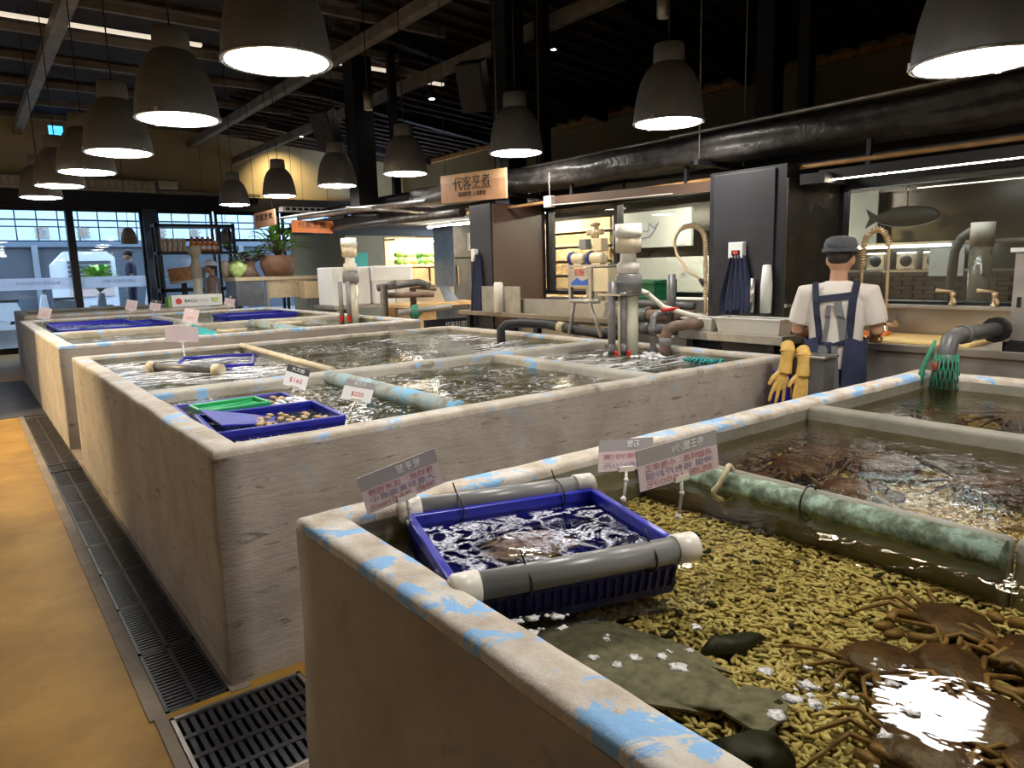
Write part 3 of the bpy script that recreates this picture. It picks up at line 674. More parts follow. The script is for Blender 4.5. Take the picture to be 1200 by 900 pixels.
# tank C, D dividers
divider(TC, (.75, 9.55, .6), (4.24, 9.75, .94), 'divider_concrete')
divider(TC, (2.35, 9.7, .6), (2.5, 12.68, .93), 'divider_concrete')
MB().cyl((2.95, 7.62, .91), (3.0, 9.56, .91), .05, 14).build('divider_pipe', 'pipe_blue', TC)
MB().poly([(2.97, 7.62, .6), (3.02, 9.56, .6), (3.02, 9.56, .9), (2.97, 7.62, .9)], (.02, 0, 0)).build('divider_board', 'tank_inner', TC)
divider(TD, (.86, 14.75, .65), (3.86, 14.9, .96), 'divider_concrete')

def water_body(name, label, rects, z, mat, amp=.0):
    m = MB()
    for (x0, x1, y0, y1) in rects:
        n = max(2, int((x1-x0)/.05)); k = max(2, int((y1-y0)/.05))
        m.grid(x0, x1, y0, y1, z, n, k, (lambda x, y: amp*noise.noise(Vector((x*5, y*5, 1)))) if amp else None)
    return tag(m.build(name, mat), label, 'water', None, 'stuff')
water_body('water', 'clear water over yellow gravel in the tank with the floating blue basket', [(.715, 1.87, -1.8, 1.68), (1.87, 4.17, -1.8, .42)], .848, 'water_clear', .0012)
water_body('water', 'brown tinted water behind the algae covered pipe divider', [(1.88, 2.94, .52, 1.68)], .845, 'water_brown', .0015)
water_body('water', 'brown tinted water below the green netted pipe', [(3.02, 4.17, .52, 1.68)], .842, 'water_brown', .0015)
water_body('water', 'olive water around the green tray and blue crates', [(.755, 1.84, 2.75, 4.27)], .855, 'water_olive', .004)
water_body('water', 'olive rippling water beside the blue painted divider pipe', [(1.85, 3.10, 2.75, 4.27)], .855, 'water_olive', .006)
water_body('water', 'churning foamy water around the pump column of the second tank', [(3.20, 4.27, 2.75, 4.27)], .855, 'water_foamy', .008)
water_body('water', 'foamy white water streaming round the blue basket with white capped pipe', [(.755, 1.95, 4.40, 6.7)], .845, 'water_foamy', .008)
water_body('water', 'foamy water between the rod divider and the clear sheet', [(1.95, 3.26, 4.40, 6.7)], .845, 'water_olive', .006)
water_body('water', 'foamy water behind the clear sheet divider by the black hose', [(3.28, 4.27, 4.40, 6.7)], .845, 'water_foamy', .006)
water_body('water', 'dark water in the front compartment of the third tank', [(.75, 4.25, 7.6, 9.57)], .87, 'water_olive', .005)
water_body('water', 'dark water in the rear compartment of the third tank', [(.75, 4.25, 9.73, 12.7)], .87, 'water_olive', .005)
water_body('water', 'still water in the pale tank nearest the windows', [(.85, 3.87, 13.65, 16.1)], .80, 'water_olive', .003)

# ---- gravel of tank A
def pebble_geo(r, L, w, bend, nr=4, ns=5):
    V, F = [], []
    for i in range(nr):
        f = i/(nr-1); x = (f-.5)*L; rr = w*(.35 + .65*math.sin(PI*(.12+.76*f)))*r.uniform(.85, 1.15); yb = bend*(1-(2*f-1)**2)
        for k in range(ns):
            a = 2*PI*k/ns; V.append(Vector((x, yb + rr*math.cos(a), rr*.75*math.sin(a))))
    for i in range(nr-1):
        for k in range(ns): F.append((i*ns+k, i*ns+(k+1)%ns, (i+1)*ns+(k+1)%ns, (i+1)*ns+k))
    F.append(tuple(range(ns))[::-1]); F.append(tuple((nr-1)*ns+k for k in range(ns)))
    return V, F
rg = random.Random(21); PV, PF = [], []; spots = []
def gravel_z(x, y): return .728 + .012*noise.noise(Vector((x*2.3, y*2.3, 5)))
def toss(x, y): 
    L = rg.uniform(.013, .028); return (x, y, gravel_z(x, y) + rg.uniform(-.004, .005), rg.uniform(0, 2*PI), rg.uniform(-.3, .3), L, rg.uniform(.004, .0062), rg.uniform(-.003, .003))
cand = [toss(rg.uniform(.73, 1.86), rg.uniform(.02, 1.66)) for _ in range(11500)] + [toss(rg.uniform(1.9, 3.3), rg.uniform(-.6, .4)) for _ in range(900)] + [toss(rg.uniform(1.91, 2.93), rg.uniform(.54, 1.66)) for _ in range(3600)] + [toss(rg.uniform(3.04, 4.13), rg.uniform(.54, 1.66)) for _ in range(1300)]
near = sorted(range(11500), key=lambda i: (cand[i][0]-.95)**2 + (cand[i][1]-.55)**2)
solo = set([i for i in near if cand[i][1] > .3 and cand[i][0] > .78][:300])
for i, (x, y, z, a, tl, L, w, bd) in enumerate(cand):
    if i in solo: continue
    Mx = Matrix.Translation((x, y, z)) @ Matrix.Rotation(a, 4, 'Z') @ Matrix.Rotation(tl, 4, 'Y')
    V, F = pebble_geo(rg, L, w, bd); b = len(PV)
    PV += [tuple(Mx @ v) for v in V]; PF += [tuple(q+b for q in f) for f in F]
me = bpy.data.meshes.new('coral_gravel'); me.from_pydata(PV, [], PF); me.materials.append(M_['gravel']); me.polygons.foreach_set('use_smooth', [True]*len(PF))
o = bpy.data.objects.new('coral_gravel', me); COL.objects.link(o); tag(o, 'bed of yellow coral gravel on the tank floor', 'gravel', None, 'stuff')
variants = []
for k in range(8):
    V, F = pebble_geo(rg, .028, .0062, rg.uniform(-.004, .004)); me = bpy.data.meshes.new('coral_pebble'); me.from_pydata(V, [], F); me.materials.append(M_['gravel']); me.polygons.foreach_set('use_smooth', [True]*len(F)); variants.append(me)
for q, i in enumerate(sorted(solo)):
    x, y, z, a, tl, L, w, bd = cand[i]
    o = bpy.data.objects.new('coral_pebble', variants[q % 8]); COL.objects.link(o); o.location = (x, y, z); o.rotation_euler = (0, tl, a); s = L/.028; o.scale = (s, s, s)
    tag(o, 'small finger shaped coral pebble in the gravel bed near the grey fish', 'pebble', 'loose coral pebbles')

# dark stones and animals in tank A
def stone(x, y, rx, ry, rz, a, label, name='dark_stone', z=.738, grp='dark stones on the gravel', mat='dark_rock', nz=.5):
    o = MB().blob((0, 0, 0), rx, ry, rz, 2, None, nz, x*7).build(name, mat); o.location = (x, y, z+rz*.3); o.rotation_euler.z = a
    return tag(o, label, 'stone', grp)
o = stone(1.21, .835, .085, .026, .024, -.28, 'large black oblong stone on the gravel beside the grey fish'); o['group'] = ''; del o['group']
stone(1.08, .655, .032, .022, .016, .3, 'black rounded stone on the gravel below the oblong stone')
stone(.935, .60, .07, .05, .035, -.5, 'broad black stone beside the tank rim')
for i, (x, y) in enumerate(((1.44, 1.25), (1.53, 1.32), (1.36, 1.12), (1.62, 1.05), (1.50, .93), (1.70, .98), (1.33, .98), (1.42, 1.35), (1.58, 1.18), (1.24, 1.0), (1.66, 1.28), (1.15, .95), (1.38, .80), (1.78, .80))):
    stone(x, y, rg.uniform(.009, .018), rg.uniform(.006, .009), .006, rg.uniform(0, 3), 'small black pebble scattered on the yellow gravel', 'dark_pebble', .742)
# flat grey fish lying on the bed
f = thing('flat_fish', 'flat grey fish resting on the gravel under the floating basket', 'fish', (.98, .93, .74))
Mf = Matrix.Translation((.985, .925, .752)) @ Matrix.Rotation(-1.33, 4, 'Z')
MB().blob((0, 0, 0), .245, .095, .016, 3, Mf, .10, 2).build('body', 'sandy_skin', f)
m = MB(); m.poly([Mf @ Vector(p) for p in ((.22, -.05, 0), (.30, -.075, .0), (.315, 0, .0), (.30, .075, 0), (.22, .05, 0))], (0, 0, .006)); m.build('tail_fin', 'sandy_skin', f)
m = MB(); m.poly([Mf @ Vector(p) for p in ((-.2, .07, 0), (-.1, .115, 0), (.08, .118, 0), (.19, .075, 0))], (0, 0, .005)); m.poly([Mf @ Vector(p) for p in ((-.2, -.07, 0), (-.1, -.115, 0), (.08, -.118, 0), (.19, -.075, 0))], (0, 0, .005)); m.build('side_fin', 'sandy_skin', f)

def crab(x, y, a, s, label, grp, z=.742, lm='leg_tan'):
    t = thing('brown_crab', label, 'crab', (x, y, z), grp)
    Mc = Matrix.Translation((x, y, z+.025*s)) @ Matrix.Rotation(a, 4, 'Z') @ Matrix.Scale(s, 4)
    MB().blob((0, 0, 0), .085, .105, .032, 3, Mc, .25, x).build('carapace', 'shell_brown', t)
    fo = .62 if lm == 'leg_dark' else .9
    for sd in (-1, 1):
        for k in range(4):
            an = .55 + k*.42; c, sn = math.cos(an), math.sin(an)
            pts = [(c*.07, sd*sn*.085, -.005), (c*.15, sd*(.07+sn*.10), .02), (c*.23 - .02*k, sd*(.06+sn*.17), -.005), (c*.27 - .03*k, sd*(.05+sn*.21), -.022)]
            pts = [pts[0]] + [(q[0]*fo, q[1]*fo, q[2]) for q in pts[1:]]
            MB().tube([Mc @ Vector(q) for q in pts], [.0075*s, .007*s, .0055*s, .0025*s], 6).build('leg', lm, t)
        pts = [(.07, sd*.05, 0), (.14*fo, sd*.075, .008), (.185*fo, sd*.04, .0)]
        cl = MB(); cl.tube([Mc @ Vector(q) for q in pts], [.014*s, .013*s, .015*s], 7); cl.blob(Mc @ Vector((.215*fo, sd*.022, 0)), .034*s, .018*s, .015*s, 1, Matrix.Rotation(a, 4, 'Z')); cl.build('claw', lm, t)
    return t
CG = 'brown crabs in the near corner of the gravel tank'
for x, y, a, s in ((1.14, .42, .4, .75), (1.30, .38, 2.2, .85), (1.44, .50, -1.2, .8), (1.24, .27, 3.3, .8), (1.60, .40, .9, .85), (1.43, .27, 5, .85), (1.62, .56, 2.6, .8), (1.05, .33, 1.4, .75), (1.36, .60, 4.1, .7), (1.58, .22, .2, .9), (1.62, .28, 3.7, .8)):
    crab(x, y, a, s, 'dark brown crab with tan legs piled in the near corner of the gravel tank', CG)
for x, y, a, s in ((2.14, 1.43, .3, 1.15), (2.42, 1.40, 2.0, 1.25), (2.68, 1.20, 1.0, 1.25), (2.68, .86, 4.0, 1.2), (2.30, 1.15, 5.2, 1.05), (2.68, 1.43, 3.1, 1.1)):
    crab(x, y, a, s, 'brown crab on the gravel between the algae pipe and the thick divider', 'brown crabs in the middle compartment', lm='leg_dark')
for x, y, a, s in ((3.28, 1.42, .5, 1.2), (3.62, 1.38, 2.2, 1.3), (3.88, 1.12, 4.0, 1.25), (3.36, 1.05, 1.1, 1.25), (3.78, .80, 3.0, 1.2)):
    crab(x, y, a, s, 'brown crab in the compartment below the green netted pipe', 'brown crabs below the netted pipe', lm='leg_dark')
# bubbles and froth floating on the near water
for i in range(46):
    f = rg.random(); x = .80 + .26*f + rg.gauss(0, .045); y = 1.06 - .52*f + rg.gauss(0, .035)
    if i > 30: x = rg.uniform(.92, 1.22); y = rg.uniform(.40, .58)
    if x < .75: continue
    rad = rg.choice((.003, .004, .006, .009, .012))
    o = MB().blob((0, 0, 0), rad*1.3, rad, .0016, 2, None, 1.1, i).build('froth_patch', 'froth_thin'); o.location = (x, y, .8495); o.rotation_euler.z = rg.uniform(0, 3)
    tag(o, 'small white froth patch floating on the clear water near the rim', 'froth', 'froth patches on the gravel tank')

# ================================================================ DRAIN GRATES
def grate(y0, y1, mat, label, grp, along=True, x0=.405, x1=.625, nb=None, z=-.004):
    t = thing('drain_grate', label, 'drain grate', ((x0+x1)/2, (y0+y1)/2, z), grp)
    fr = MB(); w = .012
    fr.box((x0, y0, z-.025), (x0+w, y1, z)); fr.box((x1-w, y0, z-.025), (x1, y1, z)); fr.box((x0, y0, z-.025), (x1, y0+w, z)); fr.box((x0, y1-w, z-.025), (x1, y1, z))
    fr.box(((x0+x1)/2-.007, y0, z-.025), ((x0+x1)/2+.007, y1, z)); fr.build('frame', mat, t)
    br = MB(); n = nb or int((y1-y0)/.026)
    for k in range(n):
        y = y0 + w + (y1-y0-2*w)*(k+.5)/n; br.box((x0+w, y-.0065, z-.02), (x1-w, y+.0065, z-.001))
    o = br.build('bars', mat, t)
    return t
ys = [2.63 + .51*i for i in range(8)]
for i, y in enumerate(ys):
    grate(y, y+.505, 'grate_iron', 'black slotted drain grate beside the scuffed tank', 'black grates along the scuffed tank')
for i in range(5):
    grate(7.02 + .52*i, 7.02+.52*i+.51, 'grate_old', 'rusty brown drain grate beside the plaster fronted tank', 'rusty grates along the third tank')
grate(6.74, 6.99, 'grate_iron', 'short crosswise drain grate between the second and third tank', None, nb=9)
grate(9.64, 9.76, 'frame_steel', 'narrow pale drain grate at the edge of the dark floor', None, nb=4)
pg = thing('pit_grate', 'square heavy black drain pit grate between the two nearest tanks', 'drain grate', (.64, 2.31, -.004))
fr = MB(); X0, X1, Y0, Y1 = .405, .875, 2.045, 2.575
for a, b in (((X0, Y0), (X0+.014, Y1)), ((X1-.014, Y0), (X1, Y1)), ((X0, Y0), (X1, Y0+.014)), ((X0, Y1-.014), (X1, Y1))): fr.box((a[0], a[1], -.04), (b[0], b[1], .004))
fr.build('frame', 'frame_steel', pg)
for k in range(14):
    x = X0 + .02 + (X1-X0-.04)*(k+.5)/14; MB().box((x-.0085, Y0+.015, -.035), (x+.0085, Y1-.015, -.002)).build('bar', 'grate_iron', pg)
for k in range(5):
    y = Y0 + .016 + (Y1-Y0-.03)*k/4; MB().box((X0+.015, y-.011, -.03), (X1-.015, y+.011, 0)).build('cross_bar', 'grate_iron', pg)

# ================================================================ BASKETS
def frame_m(c, a): return Matrix.Translation(c) @ Matrix.Rotation(a, 4, 'Z')
def basket(name, label, c, a, L, Wd, H, mat, grp=None, slats=True, cat='basket', wet=None, bottom=True, tilt=0):
    """c = centre of the rim; L along local x, Wd along local y"""
    t = thing(name, label, cat, (c[0], c[1], c[2]-H), grp); Mx = frame_m(c, a) @ Matrix.Rotation(tilt, 4, 'Y')
    l, w = L/2, Wd/2
    r = MB()
    for s in (-1, 1):
        r.box((-l, s*w-.011, -.03), (l, s*w+.011, 0), Mx, .004); r.box((s*l-.011, -w, -.03), (s*l+.011, w, 0), Mx, .004)
    r.build('rim', mat, t)
    for (p, q, ax) in (((-l, -w), (l, -w), 0), ((-l, w), (l, w), 0), ((-l, -w), (-l, w), 1), ((l, -w), (l, w), 1)):
        sd = MB(); k = .96
        n = int((L if ax == 0 else Wd)/.022)
        for i in range(n+1):
            f = i/n; x = p[0]+(q[0]-p[0])*f; y = p[1]+(q[1]-p[1])*f
            sd.bar(Mx @ Vector((x, y, -.02)), Mx @ Vector((x*k, y*k, -H)), .010, .006)
        for z in ((-H*.45, -H*.95) if slats else (-H*.3, -H*.5, -H*.7, -H*.95)):
            kk = 1-(1-k)*(-z/H); sd.bar(Mx @ Vector((p[0]*kk, p[1]*kk, z)), Mx @ Vector((q[0]*kk, q[1]*kk, z)), .008, .018)
        sd.poly([Mx @ Vector(v) for v in ((p[0]*.985, p[1]*.985, -.02), (q[0]*.985, q[1]*.985, -.02), (q[0]*k*.985, q[1]*k*.985, -H), (p[0]*k*.985, p[1]*k*.985, -H))])
        sd.build('side', mat, t)
    if bottom:
        b = MB(); b.box((-l*.96, -w*.96, -H-.006), (l*.96, w*.96, -H), Mx)
        for i in range(int(L/.03)): b.box((-l*.95+i*.03, -w*.95, -H), (-l*.95+i*.03+.008, w*.95, -H+.006), Mx)
        b.build('base', mat, t)
    return t, Mx
bt_, Mx = basket('floating_basket', 'royal blue slotted basket floating on two capped grey pipes', (1.075, 1.325, .902), -.30, .545, .44, .125, 'blue_plastic')
l, w = .2725, .22
for s, nm in ((-1, 'near'), (1, 'far')):
    pt = MB(); pt.cyl(Mx @ Vector((-.262, s*.262, .0)), Mx @ Vector((.262, s*.262, .0)), .030, 24); pp = pt.build('float_pipe', 'pvc_gray', bt_)
    for e in (-1, 1):
        MB().lathe([(.0001, .030), (.026, .030), (.034, .022), (.035, -.03), (.031, -.031)], (0, 0, 0), 24, M=Mx @ Matrix.Translation((e*.265, s*.262, 0)) @ Matrix.Rotation(e*PI/2, 4, 'Y')).build('end_cap', 'pvc_white', pp)
    for e in (-.13, .17):
        z = MB(); z.tube([Mx @ Vector((e, s*.245+.052*math.cos(q)*1.0, -.006+.036*math.sin(q))) for q in [k*PI/9 for k in range(19)]], .0028, 5)
        z.tube([Mx @ Vector((e, s*.262, .03)), Mx @ Vector((e-.006, s*.262+.01, .058))], .0022, 5); z.build('cable_tie', 'zip_black', pp)
wb_ = MB(); n, k = 26, 22; G = [[None]*(k+1) for _ in range(n+1)]
for i in range(n+1):
    for j in range(k+1):
        x = -l*.95+2*l*.95*i/n; y = -w*.95+2*w*.95*j/k; G[i][j] = wb_.bm.verts.new(Mx @ Vector((x, y, -.038+.003*noise.noise(Vector((x*14, y*14, 0))))))
for i in range(n):
    for j in range(k): wb_.bm.faces.new((G[i][j], G[i+1][j], G[i+1][j+1], G[i][j+1])).smooth = True
tag(wb_.build('water', 'water_basket'), 'swirling foamy water inside the floating blue basket', 'water', None, 'stuff')
o = MB().blob((0, 0, 0), .13, .085, .026, 3, None, .5, 4).build('shellfish_heap', 'fish_pink'); o.matrix_world = Mx @ Matrix.Translation((.0, .05, -.068)) @ Matrix.Scale(.75, 4, (0, 0, 1)); tag(o, 'brownish pink shellfish heap under foam in the floating basket', 'shellfish')
o = MB().blob((0, 0, 0), .09, .06, .02, 3, None, .5, 9).build('shellfish_heap', 'fish_pink'); o.matrix_world = Mx @ Matrix.Translation((-.13, -.09, -.09)); tag(o, 'smaller brown shellfish clump beside the near float pipe', 'shellfish')

basket('blue_crate', 'faded violet blue crate half sunk beneath the green tray', (1.10, 3.78, .872), -.05, .58, .52, .10, 'blue_faded', slats=False)
basket('blue_crate', 'deep blue crate of clams lying in front of the green tray', (1.07, 3.27, .90), -.09, .555, .47, .13, 'blue_plastic', slats=False)
o = MB().poly([(.80, 3.05, .93), (.82, 3.50, .93), (1.15, 3.40, .86), (1.08, 3.3, .855)], (0, 0, -.008)).build('blue_sheet', 'blue_plastic'); tag(o, 'blue plastic sheet lying slanted across the clam crate', 'sheet')
gt = thing('green_tray', 'bright green shallow plastic tray resting on the blue crates', 'tray', (1.0, 3.63, .87))
Mg = frame_m((1.005, 3.66, .905), .03)
g = MB(); g.box((-.15, -.095, -.02), (.15, .095, -.012), Mg, .004); g.build('base', 'green_plastic', gt)
g = MB()
for s in (-1, 1): g.box((-.165, s*.105-.009, -.02), (.165, s*.105+.009, .008), Mg, .006); g.box((s*.162-.009, -.105, -.02), (s*.162+.009, .105, .008), Mg, .006)
g.build('rim', 'green_plastic', gt)
g = MB(); g.bar(Mg @ Vector((-.13, -.07, -.008)), Mg @ Vector((.14, .08, -.008)), .012, .008); g.build('rib', 'green_plastic', gt)
for i in range(40):
    x = rg.uniform(.98, 1.30); y = rg.uniform(3.12, 3.42); z = .872 + rg.uniform(0, .012)
    if i >= 26: x = rg.uniform(1.12, 1.36); y = rg.uniform(3.58, 3.92); z = .868
    o = MB().blob((0, 0, 0), .024, .018, .010, 1, None, .15, i).build('clam', 'clam'); o.location = (x, y, z); o.rotation_euler = (rg.uniform(-.3, .3), rg.uniform(-.3, .3), rg.uniform(0, 3))
    tag(o, 'tan clam heaped in the deep blue crate' if i < 26 else 'tan clam in the faded crate beside the green tray', 'clam', 'clams in the deep blue crate' if i < 26 else 'clams in the faded crate')
b3, M3 = basket('blue_crate', 'blue crate afloat in foamy water beside the white capped pipe', (1.58, 6.02, .868), -.32, .56, .75, .10, 'blue_plastic', slats=False)
t = thing('float_pipe', 'loose grey pipe with cream end caps floating beside the blue crate', 'pipe', (1.27, 5.66, .86))
pp = MB().cyl((1.10, 5.96, .868), (1.42, 5.38, .868), .032, 16).build('pipe_body', 'pvc_dark', t)
for p, q in (((1.08, 5.99, .868), (1.115, 5.93, .868)), ((1.40, 5.41, .868), (1.437, 5.35, .868))): MB().cyl(p, q, .042, 16).build('end_cap', 'pvc_tan', t)
b4, _ = basket('blue_crate', 'wide blue crate in the rear compartment of the third tank', (1.42, 11.3, .925), 0, 1.0, 1.9, .12, 'blue_plastic', slats=False)
b5, _ = basket('blue_crate', 'small blue crate beside the thick divider of the third tank', (2.15, 11.5, .905), .1, .36, 1.0, .10, 'blue_plastic', slats=False)
b6, _ = basket('blue_crate', 'long blue crate at the right end of the third tank', (3.62, 11.35, .945), 0, 1.05, .8, .12, 'blue_plastic', slats=False)
for i, (x, y) in enumerate(((2.3, 8.6), (3.2, 9.2))):
    o = MB().tube([(x, y, .90), (x+.3, y-.12, .90)], .03, 10).build('float_stick', 'pvc_tan'); tag(o, ('short tan float pipe in the dark front compartment', 'tan float pipe resting near the blue divider pipe')[i], 'pipe')
tag(MB().poly([(1.95, 8.35, .90), (2.2, 8.25, .90), (2.05, 8.7, .98)], (.01, .03, .02)).build('blue_scoop', 'net_teal'), 'teal plastic scoop standing in the third tank', 'scoop')
# the long white box and tag sheet on the tanks
t = thing('printed_box', 'long white carton with red round logo on the pale tank', 'carton', (3.55, 14.3, .98))
MB().box((2.98, 13.9, .99), (3.86, 14.2, 1.20), bev=.006).build('carton', 'white_paint', t)
MB().box((2.93, 13.92, .99), (2.98, 14.18, 1.17)).build('end_flap', 'leaf_bright', t)
MB().lathe([(.055, 0), (.0001, .002)], (3.10, 13.898, 1.095), 20, M=Matrix.Rotation(PI/2, 4, 'X')).build('round_logo', 'ink_red', t)
text('lettering', 'BAGU', .085, 'ink_black', (3.31, 13.896, 1.095), (1, 0, 0), (0, 0, 1), t)
text('small_lettering', '巴谷商', .055, 'ink_gray', (3.53, 13.896, 1.095), (1, 0, 0), (0, 0, 1), t)
MB().poly([(3.65, 13.898, 1.14), (3.80, 13.898, 1.14), (3.77, 13.898, 1.06), (3.68, 13.898, 1.06)], (0, -.003, 0)).build('bowl_print', 'plate_green', t)

# ================================================================ PRICE TAGS
def price_tag(label, bl, br, up, foot, head, price, hm, pm, im, mirror, extra=None, grp=None, two=True, headh=.38, inkhead='ink_white'):
    """board spanned by bottom-left, bottom-right, and an up vector; jointed arm down to the foot"""
    bl, br, up, foot = Vector(bl), Vector(br), Vector(up), Vector(foot)
    t = thing('price_tag', label, 'price tag', tuple(foot), grp)
    r = (br-bl); nrm = r.cross(up).normalized()
    def quad(f0, f1, n, mat): return MB().poly([bl+up*f0, br+up*f0, br+up*f1, bl+up*f1], -nrm*.003).build(n, mat, t)
    quad(0, 1-headh, 'price_panel', pm); quad(1-headh, 1, 'header_panel', hm)
    L = r.length; H = up.length
    c = lambda fx, fy: bl + r*fx + up*fy + nrm*.0012
    text('header_text', head, H*headh*.62, inkhead, c(.62 if mirror else .5, 1-headh/2), r, up, t, mirror=mirror, depth=.0006)
    for k, ln in enumerate(price):
        text('price_text', ln, H*(.18 if len(price) > 1 else .30), im[k % len(im)], c(.5, (1-headh)*(1-(k+.6)/(len(price)+.2))), r, up, t, mirror=mirror, depth=.0006, fit=L*.84 if len(price) > 1 else None)
    mid = bl + r*.5
    MB().bar(mid - r.normalized()*.025 + up.normalized()*.004, mid + r.normalized()*.025 + up.normalized()*.004, .010, .014).build('clip', 'pvc_white', t)
    k1 = mid.lerp(foot, .35) + nrm*.006
    MB().tube([mid, k1, foot], .0045, 6).build('arm', 'clear_arm', t)
    MB().blob(k1, .008, .008, .008, 1).build('joint', 'pvc_white', t); MB().blob(foot, .010, .010, .012, 1).build('foot_joint', 'pvc_white', t)
    return t
TG = 'price tags on jointed arms'
price_tag('large grey and pink tag clipped to the far corner of the blue basket', (.752, 1.60, .938), (.962, 1.57, .985), (-.020, .008, .098), (.862, 1.585, .895), '管手蟹', ['隻特價：活凍現撈', '大量到貨優惠中', '（時價）每台斤1000元'], 'tag_gray', 'tag_pink', ['ink_pink', 'ink_violet'], True)
price_tag('large grey and pink tag standing in front of the algae pipe', (1.325, 1.20, .969), (1.612, 1.17, .984), (-.006, .01, .108), (1.476, 1.20, .868), '帝王蟹(小)', ['活體特惠：小隻帝王', '時價 每台斤計價', '現撈 1600元'], 'tag_gray', 'tag_pink', ['ink_pink', 'ink_violet'], True)
price_tag('grey and pink tag half hidden behind a larger tag', (1.35, 1.38, .978), (1.52, 1.33, .968), (.035, .03, .08), (1.398, 1.33, .90), '石蟹', ['活體特價', '現撈900元'], 'tag_gray', 'tag_pink', ['ink_pink', 'ink_violet'], True)
price_tag('small white tag with black header leaning right above the white shell heap', (1.345, 3.84, .945), (1.455, 3.80, .900), (.045, .02, .108), (1.37, 3.80, .86), '大文蛤', ['$160'], 'tag_black', 'tag_white', ['ink_red'], False, headh=.33)
price_tag('small white tag with grey header standing at the deep blue crate corner', (1.35, 3.09, .965), (1.478, 3.05, .928), (.045, .02, .085), (1.345, 3.03, .885), '海瓜子', ['$220'], 'tag_gray', 'tag_white', ['ink_red'], False, headh=.33)
price_tag('plain whitish tag sheet seen from behind above the foamy water', (1.36, 6.73, .985), (1.62, 6.67, .965), (.005, .01, .135), (1.44, 6.45, .88), ' ', [' '], 'tag_pink', 'tag_pink', ['ink_gray'], True)
for i, (x, y, z, lab) in enumerate(((.80, 11.9, 1.02, 'small faded pink tag on the corner of the wide blue crate'), (1.98, 12.4, 1.06, 'small pink tag beside another at the far rim of the third tank'),
                        (2.28, 12.2, 1.05, 'small pink tag with black header at the far rim of the third tank'), (1.93, 8.6, 1.04, 'small pink tag on a white stick in the front compartment'), (3.32, 11.9, 1.08, 'twin topped pink tag beside the long blue crate'))):
    price_tag(lab, (x, y, z), (x+.14, y-.06, z-.03), (.05, .02, .15), (x+.03, y-.02, z-.13), '鮮', ['$90'], 'tag_black' if i in (2, 4) else 'tag_pink', 'tag_pink', ['ink_pink'], False, headh=.3)
# heap of white shells under the black headed tag
for i in range(22):
    o = MB().blob((0, 0, 0), .022, .016, .009, 1, None, .2, i).build('white_shell', 'foam'); o.location = (1.30+rg.uniform(-.07, .07), 3.62+rg.uniform(-.08, .08), .872+rg.uniform(0, .02)); o.rotation_euler = (rg.uniform(-.4, .4), 0, rg.uniform(0, 3))
    tag(o, 'white shell heaped below the black headed price tag', 'shell', 'white shells in the faded crate')

# ================================================================ PUMP COLUMNS
def pump_column(c, label, k=1.0, zb=.62, z0=.85):
    x, y = c; t = thing('pump_column', label, 'pump column', (x, y, zb))
    Z = lambda z: z0 + (z-.85)*k
    MB().lathe([(.079, zb), (.079, Z(1.34))], (x, y, 0), 28, cap0=True, cap1=True).build('tube', 'pvc_clear', t)
    MB().lathe([(.08, Z(1.33)), (.106, Z(1.335)), (.106, Z(1.47)), (.085, Z(1.475))], (x, y, 0), 28).build('collar', 'pvc_gray', t)
    MB().lathe([(.075, Z(1.475)), (.088, Z(1.48)), (.088, Z(1.55)), (.062, Z(1.57)), (.060, Z(1.64))], (x, y, 0), 28).build('neck', 'pvc_white', t)
    MB().lathe([(.060, Z(1.63)), (.098, Z(1.64)), (.098, Z(1.755)), (.09, Z(1.755))], (x, y, 0), 28).build('cup', 'pvc_tan', t)
    MB().lathe([(.098, Z(1.755)), (.106, Z(1.76)), (.106, Z(1.80)), (.10, Z(1.805)), (.10, Z(1.85)), (.0001, Z(1.855))], (x, y, 0), 28).build('cap', 'pvc_white', t)
    return t
pc = pump_column((4.09, 3.84), 'tall cream pump column with grey collar standing in foamy water')
MB().box((3.90, 3.74, 1.315), (4.22, 3.98, 1.328)).build('mounting_plate', 'stainless', pc)
for i, (x, y, r, z1) in enumerate(((3.93, 3.86, .030, 1.42), (4.0, 3.80, .026, 1.34))):
    q = MB().cyl((x, y, .87), (x, y, z1), r, 14).build('side_pipe', 'pvc_gray', pc)
    MB().tube([(x, y, .93), (x-.05, y-.05, .92), (x-.07, y-.07, .88)], .028, 10).build('outlet', 'pvc_dark', q)
    MB().box((-.012, -.05, -.018), (.012, .03, .018), frame_m((x-.05, y-.09, .885), -.6), .005).build('red_valve', 'rope_red', q)
pc2 = pump_column((4.12, 8.85), 'tall cream pump column at the right end of the third tank', 1.13, .64, .85)
for i, (x, y) in enumerate(((3.96, 8.85), (4.02, 8.74))):
    q = MB().cyl((x, y, .87), (x, y, 1.42), .03, 12).build('side_pipe', 'pvc_gray', pc2)
    MB().box((x-.06, y-.08, .90), (x-.02, y-.04, .98), bev=.006).build('red_valve', 'rope_red', q)
# splashing water jets at the column feet: white froth clumps
for i in range(18):
    a = rg.uniform(0, 2*PI); r = rg.uniform(.10, .28); o = MB().blob((0, 0, 0), .035, .022, .010, 1, None, .4, i).build('froth_patch', 'foam')
    o.location = (4.02+r*math.cos(a)*.9, 3.72+r*math.sin(a), .862); o.rotation_euler.z = a
    tag(o, 'white froth clump churning at the foot of the pump column', 'froth', 'froth at the pump column')
o = MB(); 
for i in range(9): o.tube([(3.98+.14*k/9+.02*rg.random(), 2.98+.03*i+.02*rg.random(), .868+.012*math.sin(k*1.1+i)) for k in range(10)], .007, 5)
o = o.build('teal_net', 'net_teal'); o.location.x = .02; tag(o, 'teal net bundle floating in foamy water near the tank corner', 'net')

